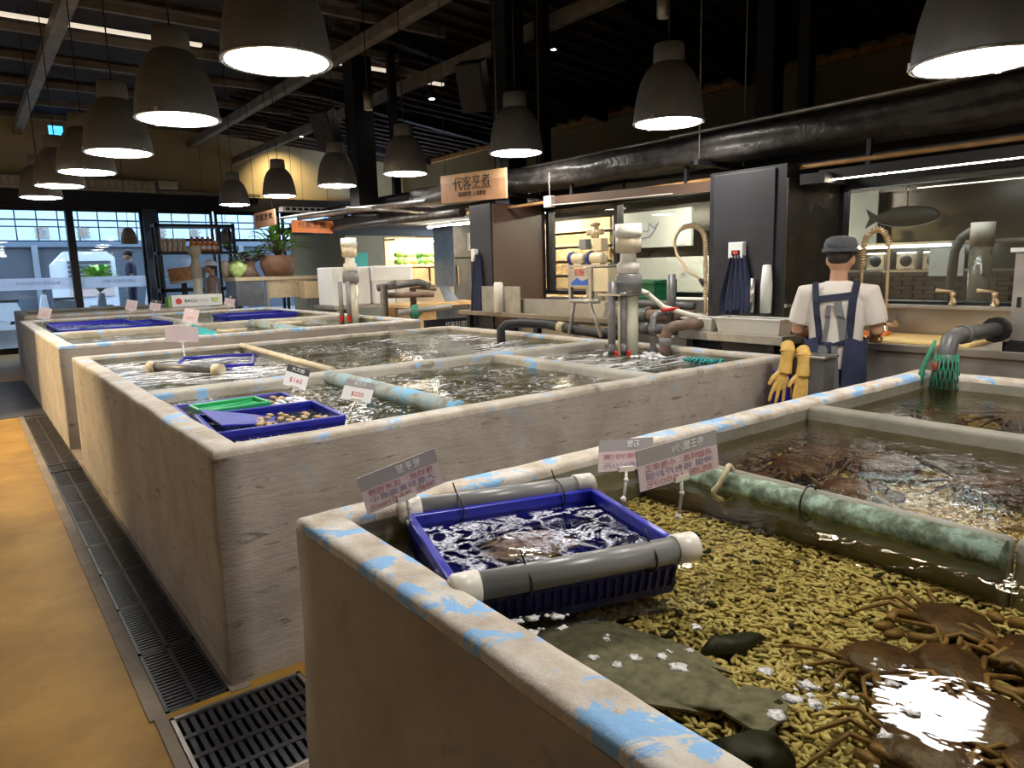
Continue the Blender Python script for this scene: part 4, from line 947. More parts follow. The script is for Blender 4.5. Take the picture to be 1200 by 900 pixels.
def pipe_thing(name, label, pts, r, mat, extra=None, cat='pipe', n=12):
    t = thing(name, label, cat, tuple(pts[0]))
    MB().tube(pts, r, n).build('pipe_run', mat, t)
    for p, q, rr, m in (extra or ()): MB().cyl(p, q, rr, n).build('coupling', m, t)
    return t
pipe_thing('black_hose', 'black wrapped hose dipping into the second tank behind the clear sheet', [(4.05, 5.45, .80), (4.05, 5.45, .97), (4.09, 5.42, 1.01), (4.2, 5.35, 1.02), (4.40, 5.19, 1.0), (4.42, 4.9, .97), (4.43, 4.5, .95), (4.45, 4.2, .95)], .042, 'cord_black', [((4.41, 5.02, .985), (4.418, 4.94, .98), .05, 'strap_tan')])
pipe_thing('elbow_pipe', 'brown crusted elbow pipe beside the teal net', [(4.20, 3.56, .80), (4.20, 3.56, 1.0), (4.22, 3.55, 1.05), (4.27, 3.53, 1.075), (4.45, 3.45, 1.085), (4.64, 3.36, 1.09)], .042, 'clay_pipe', [((4.20, 3.56, .93), (4.20, 3.56, .99), .05, 'pvc_gray')])
pipe_thing('riser_pipe', 'grey riser pipe with red valve right of the pump column', [(4.22, 3.70, .80), (4.22, 3.70, 1.14), (4.26, 3.70, 1.16), (4.40, 3.72, 1.16)], .024, 'pvc_gray', [((4.22, 3.70, 1.0), (4.22, 3.70, 1.06), .034, 'pvc_dark'), ((4.26, 3.65, 1.19), (4.40, 3.6, 1.20), .014, 'rope_red')])
pipe_thing('riser_pipe', 'thick dark vertical pipe stub behind the pump column', [(4.55, 3.80, 1.0), (4.55, 3.80, 1.46)], .036, 'pvc_dark')
pipe_thing('white_hose', 'pale flexible hose curving down from the column collar', [(4.19, 3.86, 1.36), (4.26, 3.80, 1.32), (4.34, 3.70, 1.21), (4.42, 3.5, 1.15), (4.52, 3.40, 1.12)], .020, 'pvc_white')
for i, (a, b, m, r) in enumerate((((4.5, 4.35, 1.12), (4.62, 3.62, 1.12), 'clay_pipe', .05), ((4.48, 4.3, 1.02), (4.60, 3.6, 1.01), 'pvc_dark', .045), ((4.6, 4.2, 1.22), (4.66, 3.65, 1.2), 'pvc_dark', .03), ((4.44, 4.15, 1.08), (4.66, 4.05, 1.20), 'clay_pipe', .03))):
    pipe_thing('manifold_pipe', ('thick rust brown manifold pipe behind the pump column', 'dark lower manifold pipe behind the pump column', 'thin dark upper manifold pipe behind the pump column', 'short brown cross pipe of the manifold')[i], [a, tuple((p+q)/2 for p, q in zip(a, b)), b], r, m, [(tuple(p+(q-p)*.3 for p, q in zip(a, b)), tuple(p+(q-p)*.42 for p, q in zip(a, b)), r*1.2, 'pvc_dark')])
# pipework by the third tank's column
for i, pts in enumerate(([(4.45, 8.75, 1.32), (4.9, 8.4, 1.38), (4.98, 8.3, 1.33)], [(4.5, 8.6, 1.22), (5.0, 8.2, 1.22)], [(4.6, 8.9, .0), (4.6, 8.9, 1.25)], [(4.85, 8.5, .0), (4.85, 8.5, 1.3), (5.1, 8.3, 1.3)], [(4.5, 8.3, 1.0), (5.2, 8.1, 1.05)], [(4.42, 8.5, .0), (4.42, 8.5, 1.36), (4.55, 8.4, 1.38)])):
    pipe_thing('manifold_pipe', ('dark bent pipe crossing in front of the foam boxes', 'rusty straight pipe below the bent dark pipe', 'short upright pipe behind the third tank', 'upright elbow pipe in front of the wooden bench', 'low pipe with green wrap behind the third tank', 'upright pipe beside the third pump column')[i], pts, (.05, .04, .035, .045, .04, .045)[i], ('pvc_dark', 'clay_pipe', 'clay_pipe', 'clay_pipe', 'pvc_gray', 'pvc_dark')[i])
tag(MB().blob((4.72, 8.24, .99), .08, .06, .09, 2, None, .6, 3).build('green_net', 'net_green'), 'green net bundle draped over the pipe behind the third tank', 'net')

# netted pipe over the far compartment of tank A
t = pipe_thing('outlet_pipe', 'grey outlet pipe with elbow above the brown water', [(4.77, 1.56, 1.115), (4.40, 1.57, 1.12), (4.24, 1.575, 1.12), (4.175, 1.578, 1.10), (4.15, 1.58, 1.04), (4.15, 1.58, .84)], .045, 'pvc_dark', [((4.74, 1.56, 1.115), (4.79, 1.56, 1.115), .075, 'zip_black'), ((4.36, 1.57, 1.12), (4.30, 1.572, 1.12), .052, 'pvc_dark'), ((4.15, 1.58, 1.03), (4.15, 1.58, .96), .053, 'pvc_dark')])
nt_ = thing('green_net', 'green mesh net tied round the grey outlet pipe with red cloth', 'net', (4.15, 1.58, .85))
m = MB()
for k in range(18):
    a = 2*PI*k/18
    m.tube([(4.15+.054*math.cos(a), 1.58+.054*math.sin(a), 1.03), (4.15+.064*math.cos(a+.3), 1.58+.064*math.sin(a+.3), .93), (4.15+.07*math.cos(a+.6), 1.58+.07*math.sin(a+.6), .845)], .0035, 4)
    m.tube([(4.15+.054*math.cos(a), 1.58+.054*math.sin(a), 1.03), (4.15+.064*math.cos(a-.3), 1.58+.064*math.sin(a-.3), .93), (4.15+.07*math.cos(a-.6), 1.58+.07*math.sin(a-.6), .845)], .0035, 4)
m.build('mesh_sleeve', 'net_green', nt_)
MB().tube([(4.12, 1.63, 1.10), (4.09, 1.64, 1.04), (4.075, 1.66, .97), (4.06, 1.67, .90), (4.06, 1.66, .86)], [.008, .013, .012, .018, .006], 7).build('hanging_strip', 'net_green', nt_)
MB().blob((4.095, 1.61, .965), .016, .016, .03, 2, None, .5).build('red_cloth', 'clay_red', nt_)

# ================================================================ KITCHEN COUNTERS
wt = thing('sink_counter', 'stainless sink counter in front of the cook', 'counter', (5.05, 1.0, 0))
MB().box((4.78, -1.5, .94), (5.39, 2.86, .99), bev=.006).build('worktop', 'stainless', wt)
MB().box((4.82, -1.5, .72), (4.86, 2.86, .94)).build('apron_panel', 'stainless_dull', wt)
MB().box((5.365, -1.5, .99), (5.39, 2.86, 1.19)).build('backsplash', 'stainless', wt)
MB().box((5.26, -1.5, 1.19), (5.375, 2.86, 1.215), bev=.004).build('ledge', 'stainless_dull', wt)
for y in (-.6, .9, 1.75): MB().box((4.82, y, 0), (4.87, y+.05, .72)).build('leg', 'stainless_dull', wt)
MB().box((4.95, -1.5, .12), (5.38, 1.7, .70)).build('under_cabinet', 'black_metal', wt)
tag(MB().box((4.84, 1.72, .99), (5.30, 2.78, 1.012), bev=.006).build('cutting_board', 'cut_board'), 'pale yellow cutting board on the sink counter beside the cook', 'cutting board')
tag(MB().poly([(5.0, 2.30, 1.013), (5.18, 2.34, 1.013), (5.15, 2.62, 1.013), (4.98, 2.55, 1.013)], (0, 0, .02)).build('fish_fillet', 'sign_orange'), 'orange fillet lying on the yellow cutting board', 'fillet')
fc = thing('spring_faucet', 'tall spring neck faucet over the sink beside the cook', 'faucet', (5.25, 2.42, .99))
MB().lathe([(.03, 0), (.03, .02), (.018, .03), (.018, .09)], (5.25, 2.42, .99), 16, cap0=True, cap1=True).build('base', 'chrome', fc)
MB().tube([(5.25, 2.35, 1.07), (5.25, 2.49, 1.07)], .014, 10).build('valve_bar', 'brass_cream', fc)
for y in (2.34, 2.50): MB().tube([(5.25, y, 1.07), (5.22, y, 1.10)], [.016, .012], 8).build('handle', 'brass_cream', fc)
pa = [(5.25, 2.42, 1.07), (5.25, 2.42, 1.30), (5.25, 2.423, 1.56)] + [(5.25, 2.515-.092*math.cos(a), 1.60+.15*math.sin(a)) for a in [k*PI/12 for k in range(13)]] + [(5.25, 2.607, 1.55), (5.25, 2.607, 1.40), (5.25, 2.605, 1.30)]
MB().tube(pa, .011, 8).build('hose', 'brass_cream', fc)
def arc(path, s):
    P = [Vector(p) for p in path]; Ls = [(b-a).length for a, b in zip(P, P[1:])]; tot = sum(Ls); d = s*tot
    for a, b, L in zip(P, P[1:], Ls):
        if d <= L: return a.lerp(b, d/L), (b-a).normalized()
        d -= L
    return P[-1], (P[-1]-P[-2]).normalized()
def coil(name, path, s0, s1, turns, R, r, mat, parent):
    pts = []
    for k in range(int(turns*8)+1):
        f = k/(turns*8); p, d = arc(path, s0+(s1-s0)*f); u = Vector((1, 0, 0)); v = d.cross(u).normalized(); a = 2*PI*turns*f
        pts.append(p + u*R*math.cos(a) + v*R*math.sin(a))
    MB().tube(pts, r, 5).build(name, mat, parent)
coil('spring', pa, .46, .86, 26, .019, .0065, 'brass_cream', fc)
MB().cyl((5.25, 2.605, 1.31), (5.25, 2.605, 1.20), .016, 10, .024).build('spray_head', 'black_metal', fc)
for i, y in enumerate((2.02, 1.77)):
    f = thing('wall_tap', ('lever wall tap on the kitchen ledge near the spring faucet', 'lever wall tap on the kitchen ledge beside the metal cabinet')[i], 'tap', (5.33, y, 1.215))
    MB().lathe([(.022, 0), (.022, .015), (.014, .02), (.014, .06), (.020, .065), (.018, .09), (.0001, .095)], (5.33, y, 1.215), 14).build('body', 'brass_cream', f)
    MB().tube([(5.33, y, 1.255), (5.27, y-.03, 1.26), (5.23, y-.05, 1.255), (5.22, y-.055, 1.235)], .011, 8).build('spout', 'brass_cream', f)
    MB().tube([(5.33, y, 1.305), (5.30, y+.05, 1.315), (5.28, y+.09, 1.318)], [.010, .009, .013], 8).build('lever', 'brass_cream', f)
cb = thing('metal_cabinet', 'brown grey metal cabinet at the end of the sink counter', 'cabinet', (5.1, .9, .99))
MB().box((4.90, .5, .99), (5.24, 1.54, 1.56), bev=.006).build('body', 'stainless_dull', cb)
MB().box((4.88, .48, 1.56), (5.25, 1.56, 1.585)).build('lid', 'white_paint', cb)
MB().box((4.892, 1.49, 1.24), (4.9, 1.51, 1.30)).build('hinge', 'black_metal', cb)
mt = thing('mesh_tray', 'black mesh tray on the sink counter beside the metal cabinet', 'tray', (4.82, 1.25, .99))
m = MB(); m.box((4.79, 1.02, .992), (4.89, 1.52, 1.0)); 
for k in range(16): m.box((4.79, 1.03+k*.031, 1.0), (4.89, 1.042+k*.031, 1.035))
m.build('mesh', 'zip_black', mt)
m = MB(); m.box((4.785, 1.01, .99), (4.797, 1.53, 1.045)); m.box((4.883, 1.01, .99), (4.895, 1.53, 1.045)); m.box((4.785, 1.01, .99), (4.895, 1.022, 1.045)); m.box((4.785, 1.52, .99), (4.895, 1.53, 1.045)); m.build('rim', 'zip_black', mt)

# bench beside the second tank with clear boxes
bn = thing('steel_bench', 'narrow steel bench slab behind the second tank', 'bench', (4.55, 3.1, 0))
MB().box((4.42, 2.72, .965), (4.67, 3.62, 1.03), bev=.006).build('slab', 'stainless_dull', bn)
for y in (2.80, 3.5): MB().box((4.45, y, 0), (4.50, y+.05, .965)).build('leg', 'black_metal', bn)
MB().box((4.50, 2.76, .5), (4.66, 3.60, .96)).build('side_panel', 'black_metal', bn)
def clear_box(label, x0, x1, y0, y1, z, h):
    t = thing('plastic_box', label, 'box', ((x0+x1)/2, (y0+y1)/2, z), 'plastic boxes on the steel bench')
    m = MB(); k = .02
    m.poly([(x0+k, y0+k, z), (x1-k, y0+k, z), (x1, y0, z+h), (x0, y0, z+h)]); m.poly([(x0+k, y1-k, z), (x1-k, y1-k, z), (x1, y1, z+h), (x0, y1, z+h)])
    m.poly([(x0+k, y0+k, z), (x0+k, y1-k, z), (x0, y1, z+h), (x0, y0, z+h)]); m.poly([(x1-k, y0+k, z), (x1-k, y1-k, z), (x1, y1, z+h), (x1, y0, z+h)]); m.poly([(x0+k, y0+k, z), (x1-k, y0+k, z), (x1-k, y1-k, z), (x0+k, y1-k, z)])
    m.build('tub', 'translucent_box', t)
    m = MB(); e = .012
    m.box((x0-e, y0-e, z+h), (x0+e, y1+e, z+h+.008)); m.box((x1-e, y0-e, z+h), (x1+e, y1+e, z+h+.008)); m.box((x0, y0-e, z+h), (x1, y0+e, z+h+.008)); m.box((x0, y1-e, z+h), (x1, y1+e, z+h+.008)); m.build('rim', 'styrofoam', t)
    return t
clear_box('translucent plastic box on the steel bench nearest the cook', 4.45, 4.64, 2.76, 3.30, 1.03, .105)
clear_box('low translucent box at the far end of the steel bench', 4.45, 4.64, 3.33, 3.60, 1.03, .09)
tag(MB().box((4.49, 2.80, 1.12), (4.60, 3.0, 1.13)).build('green_cloth', 'net_green'), 'green cloth lying in the translucent plastic box', 'cloth')
pr = thing('paper_roll', 'tall white paper roll standing by the charcoal pillar', 'paper roll', (4.64, 3.0, 1.14))
MB().lathe([(.0001, 0), (.040, 0), (.042, .2), (.030, .345), (.012, .35)], (4.655, 3.005, 1.17), 20).build('roll', 'white_paint', pr)
ds = thing('wall_dispenser', 'white wall box with red digital display on the charcoal pillar', 'controller', (4.67, 3.265, 1.57))
MB().box((4.635, 3.20, 1.57), (4.683, 3.33, 1.69), bev=.008).build('case', 'white_paint', ds)
MB().box((4.631, 3.225, 1.592), (4.636, 3.295, 1.63)).build('screen', 'black_metal', ds)
text('digits', '4.5', .03, 'led_red', (4.630, 3.26, 1.611), (0, -1, 0), (0, 0, 1), ds)
def hung_apron(label, x, y, z1, z0, w, mats):
    t = thing('hanging_apron', label, 'apron', (x, y, z0))
    for j, mt in enumerate(mats):
        m = MB(); n = 14; rows = []
        for i in range(7):
            f = i/6; z = z1+(z0-z1)*f; ww = w*(.35+.65*min(1, f*1.4)); row = []
            for k in range(n+1):
                g = k/n-.5; row.append(m.bm.verts.new((x - .02 - .022*math.cos(g*22+j) - .02*j - .02*f, y + g*ww + j*.03 - .015, z + .02*math.cos(g*6))))
            rows.append(row)
        for A, B in zip(rows, rows[1:]):
            for k in range(n): m.bm.faces.new((A[k], A[k+1], B[k+1], B[k])).smooth = True
        m.build('cloth', mt, t)
    MB().tube([(x, y, z1+.05), (x-.03, y, z1+.04), (x-.03, y, z1)], .006, 6).build('hook', 'chrome', t)
    return t
hung_apron('navy and grey aprons hung below the white wall box', 4.68, 3.24, 1.60, 1.17, .24, ['apron_blue', 'navy_cloth'])
tag(MB().cyl((4.655, 3.12, 1.17), (4.655, 3.12, 1.42), .02, 10).build('steel_tube', 'stainless'), 'steel tube standing beside the hung aprons', 'tube')

# long counter, sheet and trough behind the second tank
lc = thing('steel_counter', 'steel counter below the second kitchen window', 'counter', (5.1, 4.9, 0))
MB().box((4.90, 3.58, 1.05), (5.38, 6.33, 1.10), bev=.006).build('worktop', 'stainless', lc)
MB().box((4.95, 3.58, .1), (5.38, 6.33, 1.05)).build('body', 'stainless_dull', lc)
tr = thing('steel_trough', 'long pale steel trough behind the second tank', 'trough', (4.62, 5.3, 0))
MB().box((4.60, 4.35, 1.075), (4.63, 6.55, 1.225), bev=.004).build('front_panel', 'stainless', tr)
MB().box((4.52, 4.3, 1.03), (4.635, 6.9, 1.075), bev=.004).build('ledge', 'kerb_concrete', tr)
for y in (4.4, 5.5, 6.7): MB().box((4.54, y, 0), (4.6, y+.06, 1.03)).build('leg', 'black_metal', tr)
tag(MB().box((4.565, 5.80, 1.075), (4.58, 6.48, 1.35), bev=.003).build('steel_sheet', 'stainless_dull'), 'upright steel sheet leaning on the brown pillar', 'steel sheet')
tag(MB().lathe([(.0001, 0), (.052, 0), (.050, .30), (.04, .32), (.0001, .32)], (4.53, 6.12, 1.075), 18).build('white_canister', 'pvc_white'), 'pale cylinder standing in front of the steel sheet', 'canister')
# pumps on the counter
ps = thing('pump_stand', 'grey steel stand carrying two blue capped pumps', 'stand', (4.85, 5.05, 1.10))
MB().box((4.74, 4.95, 1.34), (4.76, 5.22, 1.52), bev=.003).build('sign_plate', 'stainless_dull', ps)
text('plate_text', '危險', .07, 'ink_red', (4.738, 5.085, 1.475), (0, -1, 0), (0, 0, 1), ps)
MB().poly([(4.738, 5.20, 1.36), (4.738, 4.97, 1.36), (4.738, 4.97, 1.42), (4.738, 5.05, 1.40), (4.738, 5.12, 1.43), (4.738, 5.20, 1.385)], (-.002, 0, 0)).build('plate_print', 'ink_blue', ps)
for y in (4.94, 5.23): MB().box((4.74, y-.015, 1.0), (4.78, y+.015, 1.53)).build('post', 'stainless_dull', ps)
MB().box((4.76, 4.72, 1.30), (5.1, 4.93, 1.52), bev=.005).build('cream_box', 'motor_cream', ps)
MB().box((4.76, 4.72, 1.535), (5.12, 5.35, 1.555)).build('shelf', 'stainless_dull', ps)
MB().box((5.06, 4.72, 1.0), (5.1, 5.33, 1.53)).build('rear_post', 'stainless_dull', ps)
for i, y in enumerate((5.30, 5.04)):
    p = thing('water_pump', ('cream water pump with blue flange nearest the brown pillar', 'cream water pump with blue flange nearest the pump column')[i], 'pump', (4.86, y-.1, 1.555))
    MB().lathe([(.0001, 0), (.052, 0), (.056, .02), (.056, .16), (.045, .18), (.0001, .182)], (4.86, y, 1.615), 20, M=Matrix.Rotation(PI/2, 4, 'X')).build('motor', 'motor_cream', p)
    fl_ = MB().lathe([(.0001, -.02), (.06, -.02), (.068, 0), (.068, .02), (.05, .022)], (4.86, y+.01, 1.615), 20, M=Matrix.Rotation(PI/2, 4, 'X')).build('flange', 'motor_blue', p)
    for k in range(6):
        a = k*PI/3; MB().cyl((4.86+.062*math.cos(a), y+.025, 1.615+.062*math.sin(a)), (4.86+.062*math.cos(a), y-.02, 1.615+.062*math.sin(a)), .007, 6).build('bolt', 'motor_blue', fl_)
    MB().box((4.82, y-.15, 1.555), (4.90, y-.04, 1.57)).build('foot', 'motor_cream', p)
vl = thing('valve_unit', 'brass coloured valve unit above the two pumps', 'valve', (4.9, 5.05, 1.68))
MB().box((4.88, 4.93, 1.68), (4.98, 5.05, 1.80), bev=.008).build('block', 'motor_cream', vl); MB().box((4.86, 5.12, 1.70), (4.94, 5.22, 1.80), bev=.006).build('grey_box', 'pvc_gray', vl)
MB().cyl((4.92, 5.05, 1.80), (4.92, 5.05, 1.92), .038, 14).build('valve_body', 'brass_cream', vl); MB().cyl((4.92, 5.15, 1.86), (4.92, 4.95, 1.86), .028, 14).build('cross_tube', 'brass_cream', vl)
MB().lathe([(.0001, .03), (.05, .02), (.055, 0), (.03, -.01)], (4.92, 5.05, 1.93), 14).build('cap', 'brass_cream', vl); MB().cyl((4.94, 5.0, 1.555), (4.94, 5.0, 1.69), .03, 12).build('riser', 'brass_cream', vl)
gc, _ = basket('green_crate', 'dark green plastic crate on the counter behind the pump column', (5.12, 4.60, 1.40), PI/2, .52, .30, .30, 'green_crate', slats=False, cat='crate')
st_ = thing('trestle', 'small grey pipe trestle standing at the trough', 'trestle', (4.35, 4.6, .9))
for y in (4.78, 4.46): MB().tube([(4.36, y+(.04 if y > 4.6 else -.05), .93), (4.33, 4.715 if y > 4.6 else 4.52, 1.24)], .018, 8).build('leg', 'stainless_dull', st_)
MB().tube([(4.33, 4.75, 1.235), (4.33, 4.40, 1.24)], .02, 8).build('top_bar', 'stainless_dull', st_)

# inside the kitchen, second window: shelves of pale wooden boxes, white panels
for k in range(6):
    z = 1.02 + k*.2
    t = thing('wooden_shelf', 'pale wooden shelf unit level %s in the far kitchen' % ('lowest', 'second', 'third', 'fourth', 'fifth', 'topmost')[k], 'shelf', (7.2, 7.7, z), 'wooden shelf levels')
    MB().box((7.0, 6.9, z), (7.5, 9.2, z+.03)).build('board', 'wood_pale', t); MB().box((7.46, 6.9, 0 if k == 0 else z+.03), (7.5, 9.2, z+.05)).build('support', 'wood_pale', t); MB().box((7.46, 6.9, z+.03), (7.5, 9.2, z+.2)).build('back_panel', 'wood_pale', t)
    for j in range(4): MB().box((7.02, 6.93+j*.56, z+.03), (7.45, 7.47+j*.56, z+.165), bev=.005).build('box_front', 'wood_box' if (j+k) % 2 else 'wood_pale', t)
pn = thing('white_wall_panel', 'pale kitchen panel with blue line drawing of a fish', 'panel', (7.05, 6.2, 0))
MB().box((7.0, 5.55, 1.75), (7.04, 6.85, 2.2)).build('upper_panel', 'panel_ice', pn); MB().box((7.0, 5.2, .9), (7.04, 6.85, 1.62)).build('lower_panel', 'panel_ice', pn)
MB().tube([(6.99, 6.55, 1.92), (6.99, 6.4, 1.86), (6.99, 6.2, 1.88), (6.99, 6.1, 1.97), (6.99, 6.05, 2.05), (6.99, 6.12, 1.98), (6.99, 6.2, 2.05), (6.99, 6.22, 1.95), (6.99, 6.4, 1.97), (6.99, 6.55, 1.92)], .006, 5).build('fish_drawing', 'ink_blue', pn)
MB().box((6.985, 5.62, 1.42), (7.0, 5.74, 1.60)).build('notice', 'white_paint', pn)
# spring faucet at window two
f2 = thing('spring_faucet', 'spring neck faucet in front of the second kitchen window', 'faucet', (5.2, 4.0, 1.1))
pa2 = [(5.15, 3.92, 1.10), (5.15, 3.92, 1.45), (5.15, 3.93, 1.72)] + [(5.15, 4.10-.17*math.cos(a), 1.72+.15*math.sin(a)) for a in [k*PI/12 for k in range(13)]] + [(5.15, 4.24, 1.62), (5.15, 4.12, 1.48), (5.15, 3.98, 1.40)]
MB().tube(pa2, .012, 8).build('hose', 'brass_cream', f2); coil('spring', pa2, .08, .62, 40, .019, .0055, 'brass_cream', f2)
MB().cyl((5.15, 3.98, 1.40), (5.15, 3.93, 1.36), .02, 10, .03).build('spray_head', 'black_metal', f2)
# inside the kitchen, first window
kb = thing('tile_wall', 'dark brown tiled low wall inside the kitchen', 'tile wall', (7.4, 2.8, 0))
MB().box((7.42, 2.2, 0), (7.5, 4.2, 1.40)).build('backing', 'black_metal', kb)
tl = MB().box((0, 0, 0), (.02, .19, .036), bev=.003).build('tile', 'brick_dark', kb); base = None; cnt = 0
for r in range(9):
    for c in range(9):
        o = tl if cnt == 0 else tl.copy()
        if cnt: COL.objects.link(o)
        o.location = (7.40, 2.25 + c*.205 + (.1 if r % 2 else 0), 1.02 + r*.042); cnt += 1
hs = thing('steel_shelf', 'lit steel shelf with machines inside the kitchen', 'shelf', (7.6, 3.2, 1.40))
MB().box((7.45, 2.3, 1.40), (7.95, 4.0, 1.42)).build('board', 'stainless', hs); MB().box((7.5, 2.3, 1.66), (7.95, 4.0, 1.69)).build('upper_board', 'stainless', hs)
MB().box((7.48, 2.9, 1.64), (7.53, 3.9, 1.66)).build('light_tube', 'led_cool', hs)
for i, y in enumerate((2.95, 3.2, 3.5)):
    t = thing('steel_machine', ('small steel cooking machine at the shelf end', 'middle steel machine on the lit shelf', 'round faced steel machine on the lit shelf')[i], 'machine', (7.65, y, 1.42), 'machines on the lit shelf')
    MB().box((7.52, y, 1.42), (7.8, y+.2, 1.60), bev=.02).build('body', 'stainless', t); MB().lathe([(.06, 0), (.05, .012), (.0001, .014)], (7.52, y+.1, 1.51), 16, M=Matrix.Rotation(-PI/2, 4, 'Y')).build('dial', 'black_metal', t)
t = thing('white_board', 'pale board on the dark kitchen back wall', 'board', (7.9, 3.9, 1.8)); MB().box((7.88, 3.78, 1.70), (7.90, 4.25, 2.25)).build('sheet', 'panel_ice', t)
t = thing('white_board', 'small pale sheet right of the lit kitchen shelf', 'board', (7.4, 2.85, 1.3)); MB().box((7.37, 2.72, 1.36), (7.39, 3.02, 1.62)).build('sheet', 'panel_ice', t)
fs = thing('mounted_fish', 'dark mounted fish with forked tail behind the kitchen glass', 'fish', (7.2, 3.4, 1.95))
MB().blob((7.3, 3.22, 1.93), .05, .30, .10, 3).build('body', 'dark_rock', fs)
MB().poly([(7.3, 3.46, 1.93), (7.3, 3.62, 2.03), (7.3, 3.58, 1.94), (7.3, 3.62, 1.84)], (.015, 0, 0)).build('tail', 'dark_rock', fs)
MB().cyl((7.3, 3.22, 2.0), (7.3, 3.22, 2.35), .008, 6).build('hanger', 'chrome', fs)
kc = thing('column_reflection', 'column reflection in the kitchen glass, built as a solid with cream top', 'reflection', (6.9, 2.45, 0))  # mirror image of a column in the glass, built as a solid object
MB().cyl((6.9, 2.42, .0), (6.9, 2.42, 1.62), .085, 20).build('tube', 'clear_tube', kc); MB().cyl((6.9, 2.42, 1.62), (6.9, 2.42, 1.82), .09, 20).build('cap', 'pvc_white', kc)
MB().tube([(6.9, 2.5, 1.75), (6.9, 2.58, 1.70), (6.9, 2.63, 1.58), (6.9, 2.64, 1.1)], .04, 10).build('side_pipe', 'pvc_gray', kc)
# kitchen ceiling fluorescents
for i, (x, y, L) in enumerate(((6.6, 2.6, 1.2), (6.3, 5.1, 1.6), (6.6, 7.6, 1.4), (6.9, 10.6, 1.6))):
    t = thing('ceiling_lamp', ('tube lamp on the kitchen ceiling behind the dark panel', 'tube lamp on the kitchen ceiling above the wooden shelves', 'tube lamp on the kitchen ceiling behind the brown pillar', 'tube lamp on the ceiling above the lit vegetable shelf')[i], 'lamp', (x, y, 2.3), 'kitchen tube lamps')
    MB().box((x-.06, y-L/2, 2.31), (x+.06, y+L/2, 2.345)).build('housing', 'white_paint', t)
    for s in (-.03, .03): MB().cyl((x+s, y-L/2+.03, 2.298), (x+s, y+L/2-.03, 2.298), .013, 8).build('tube', 'led_kitchen' if i else 'led_cool', t)

# ================================================================ OVERHEAD SERVICES
dt = thing('wrapped_duct', 'long black duct wrapped in shiny foil along the kitchen front', 'duct', (4.98, 3.0, 2.28))
m = MB(); rings = []; ny, ns = 110, 22
for i in range(ny+1):
    y = -1.9 + 10.2*i/ny; ring = []
    for k in range(ns):
        a = 2*PI*k/ns; ca, sa = math.cos(a), math.sin(a)
        p = abs(ca)**4 + abs(sa)**4; s = p**-.25
        j = 1 + .20*noise.noise(Vector((ca*2.2, y*1.3, sa*2.2))) + .09*noise.noise(Vector((ca*6, y*3, sa*6)))
        ring.append(m.bm.verts.new((4.98 + .24*ca*s*j, y, 2.42 + .006*y + .115*sa*s*j)))
    rings.append(ring)
for A, B in zip(rings, rings[1:]):
    for k in range(ns): m.bm.faces.new((A[k], A[(k+1) % ns], B[(k+1) % ns], B[k])).smooth = True
m.bm.faces.new(rings[0]); m.bm.faces.new(rings[-1]); m.build('foil_sleeve', 'duct_wrap', dt)
for y in (1.1, 3.66, 6.3):
    b = MB().bar((4.66, y, 2.30+.006*y), (5.32, y-.05, 2.27+.006*y), .045, .04).build('hanger_bar', 'black_metal', dt)
    for x in (4.70, 5.28): MB().cyl((x, y, 2.30), (x, y, 4.9), .005, 6).build('hanger_rod', 'stainless_dull', b)
for i, (x, z, r, y0, y1, m_) in enumerate(((4.86, 2.19, .016, -1.5, 8.5, 'warm_lit_tint'), (5.12, 2.235, .022, -1.5, 6.3, 'stainless_dull'), (4.76, 2.565, .012, -1.0, 4.0, 'stainless_dull'), (5.0, 2.60, .014, -1.0, 8.0, 'stainless_dull'))):
    pipe_thing('service_pipe', ('thin warm lit conduit below the wrapped duct', 'steel conduit tucked under the wrapped duct', 'white conduit lying on the wrapped duct', 'thin cable along the top of the wrapped duct')[i], [(x, y0, z), (x+.01, (y0+y1)/2, z+.01), (x, y1, z)], r, m_)
lb = thing('light_beam', 'black hood beam with thin light line above the sink', 'light beam', (4.85, 1.9, 2.07))
MB().box((4.80, -.5, 2.085), (4.95, 2.72, 2.155), bev=.004).build('beam', 'black_metal', lb); MB().box((4.804, -.4, 2.080), (4.814, 2.68, 2.085)).build('light_strip', 'led_thin', lb)
MB().box((4.70, 2.62, 2.06), (4.98, 2.80, 2.13)).build('end_box', 'black_metal', lb)
for y in (.3, 2.4): MB().box((4.86, y, 2.15), (4.89, y+.03, 2.36)).build('hanger', 'black_metal', lb)
lb2 = thing('light_beam', 'bronze lit metal beam above the second kitchen window', 'light beam', (4.85, 4.5, 2.1))
MB().poly([(4.80, 3.60, 2.10), (4.80, 5.6, 2.16), (4.80, 5.6, 2.24), (4.80, 3.60, 2.18)], (.12, 0, 0)).build('beam', 'brown_panel', lb2)
for y in (3.9, 5.3): MB().box((4.85, y, 2.15), (4.88, y+.03, 2.38)).build('hanger', 'black_metal', lb2)
jb = thing('junction_box', 'small cream junction box hanging beside the brown pillar', 'junction box', (4.70, 5.45, 2.12))
MB().box((4.67, 5.41, 2.12), (4.73, 5.52, 2.23), bev=.006).build('case', 'pvc_white', jb); MB().cyl((4.70, 5.46, 2.23), (4.70, 5.46, 2.45), .004, 6).build('cable', 'pvc_white', jb); MB().tube([(4.69, 5.43, 2.14), (4.72, 5.0, 2.13), (4.8, 4.0, 2.12)], .006, 6).build('wire', 'pvc_white', jb)
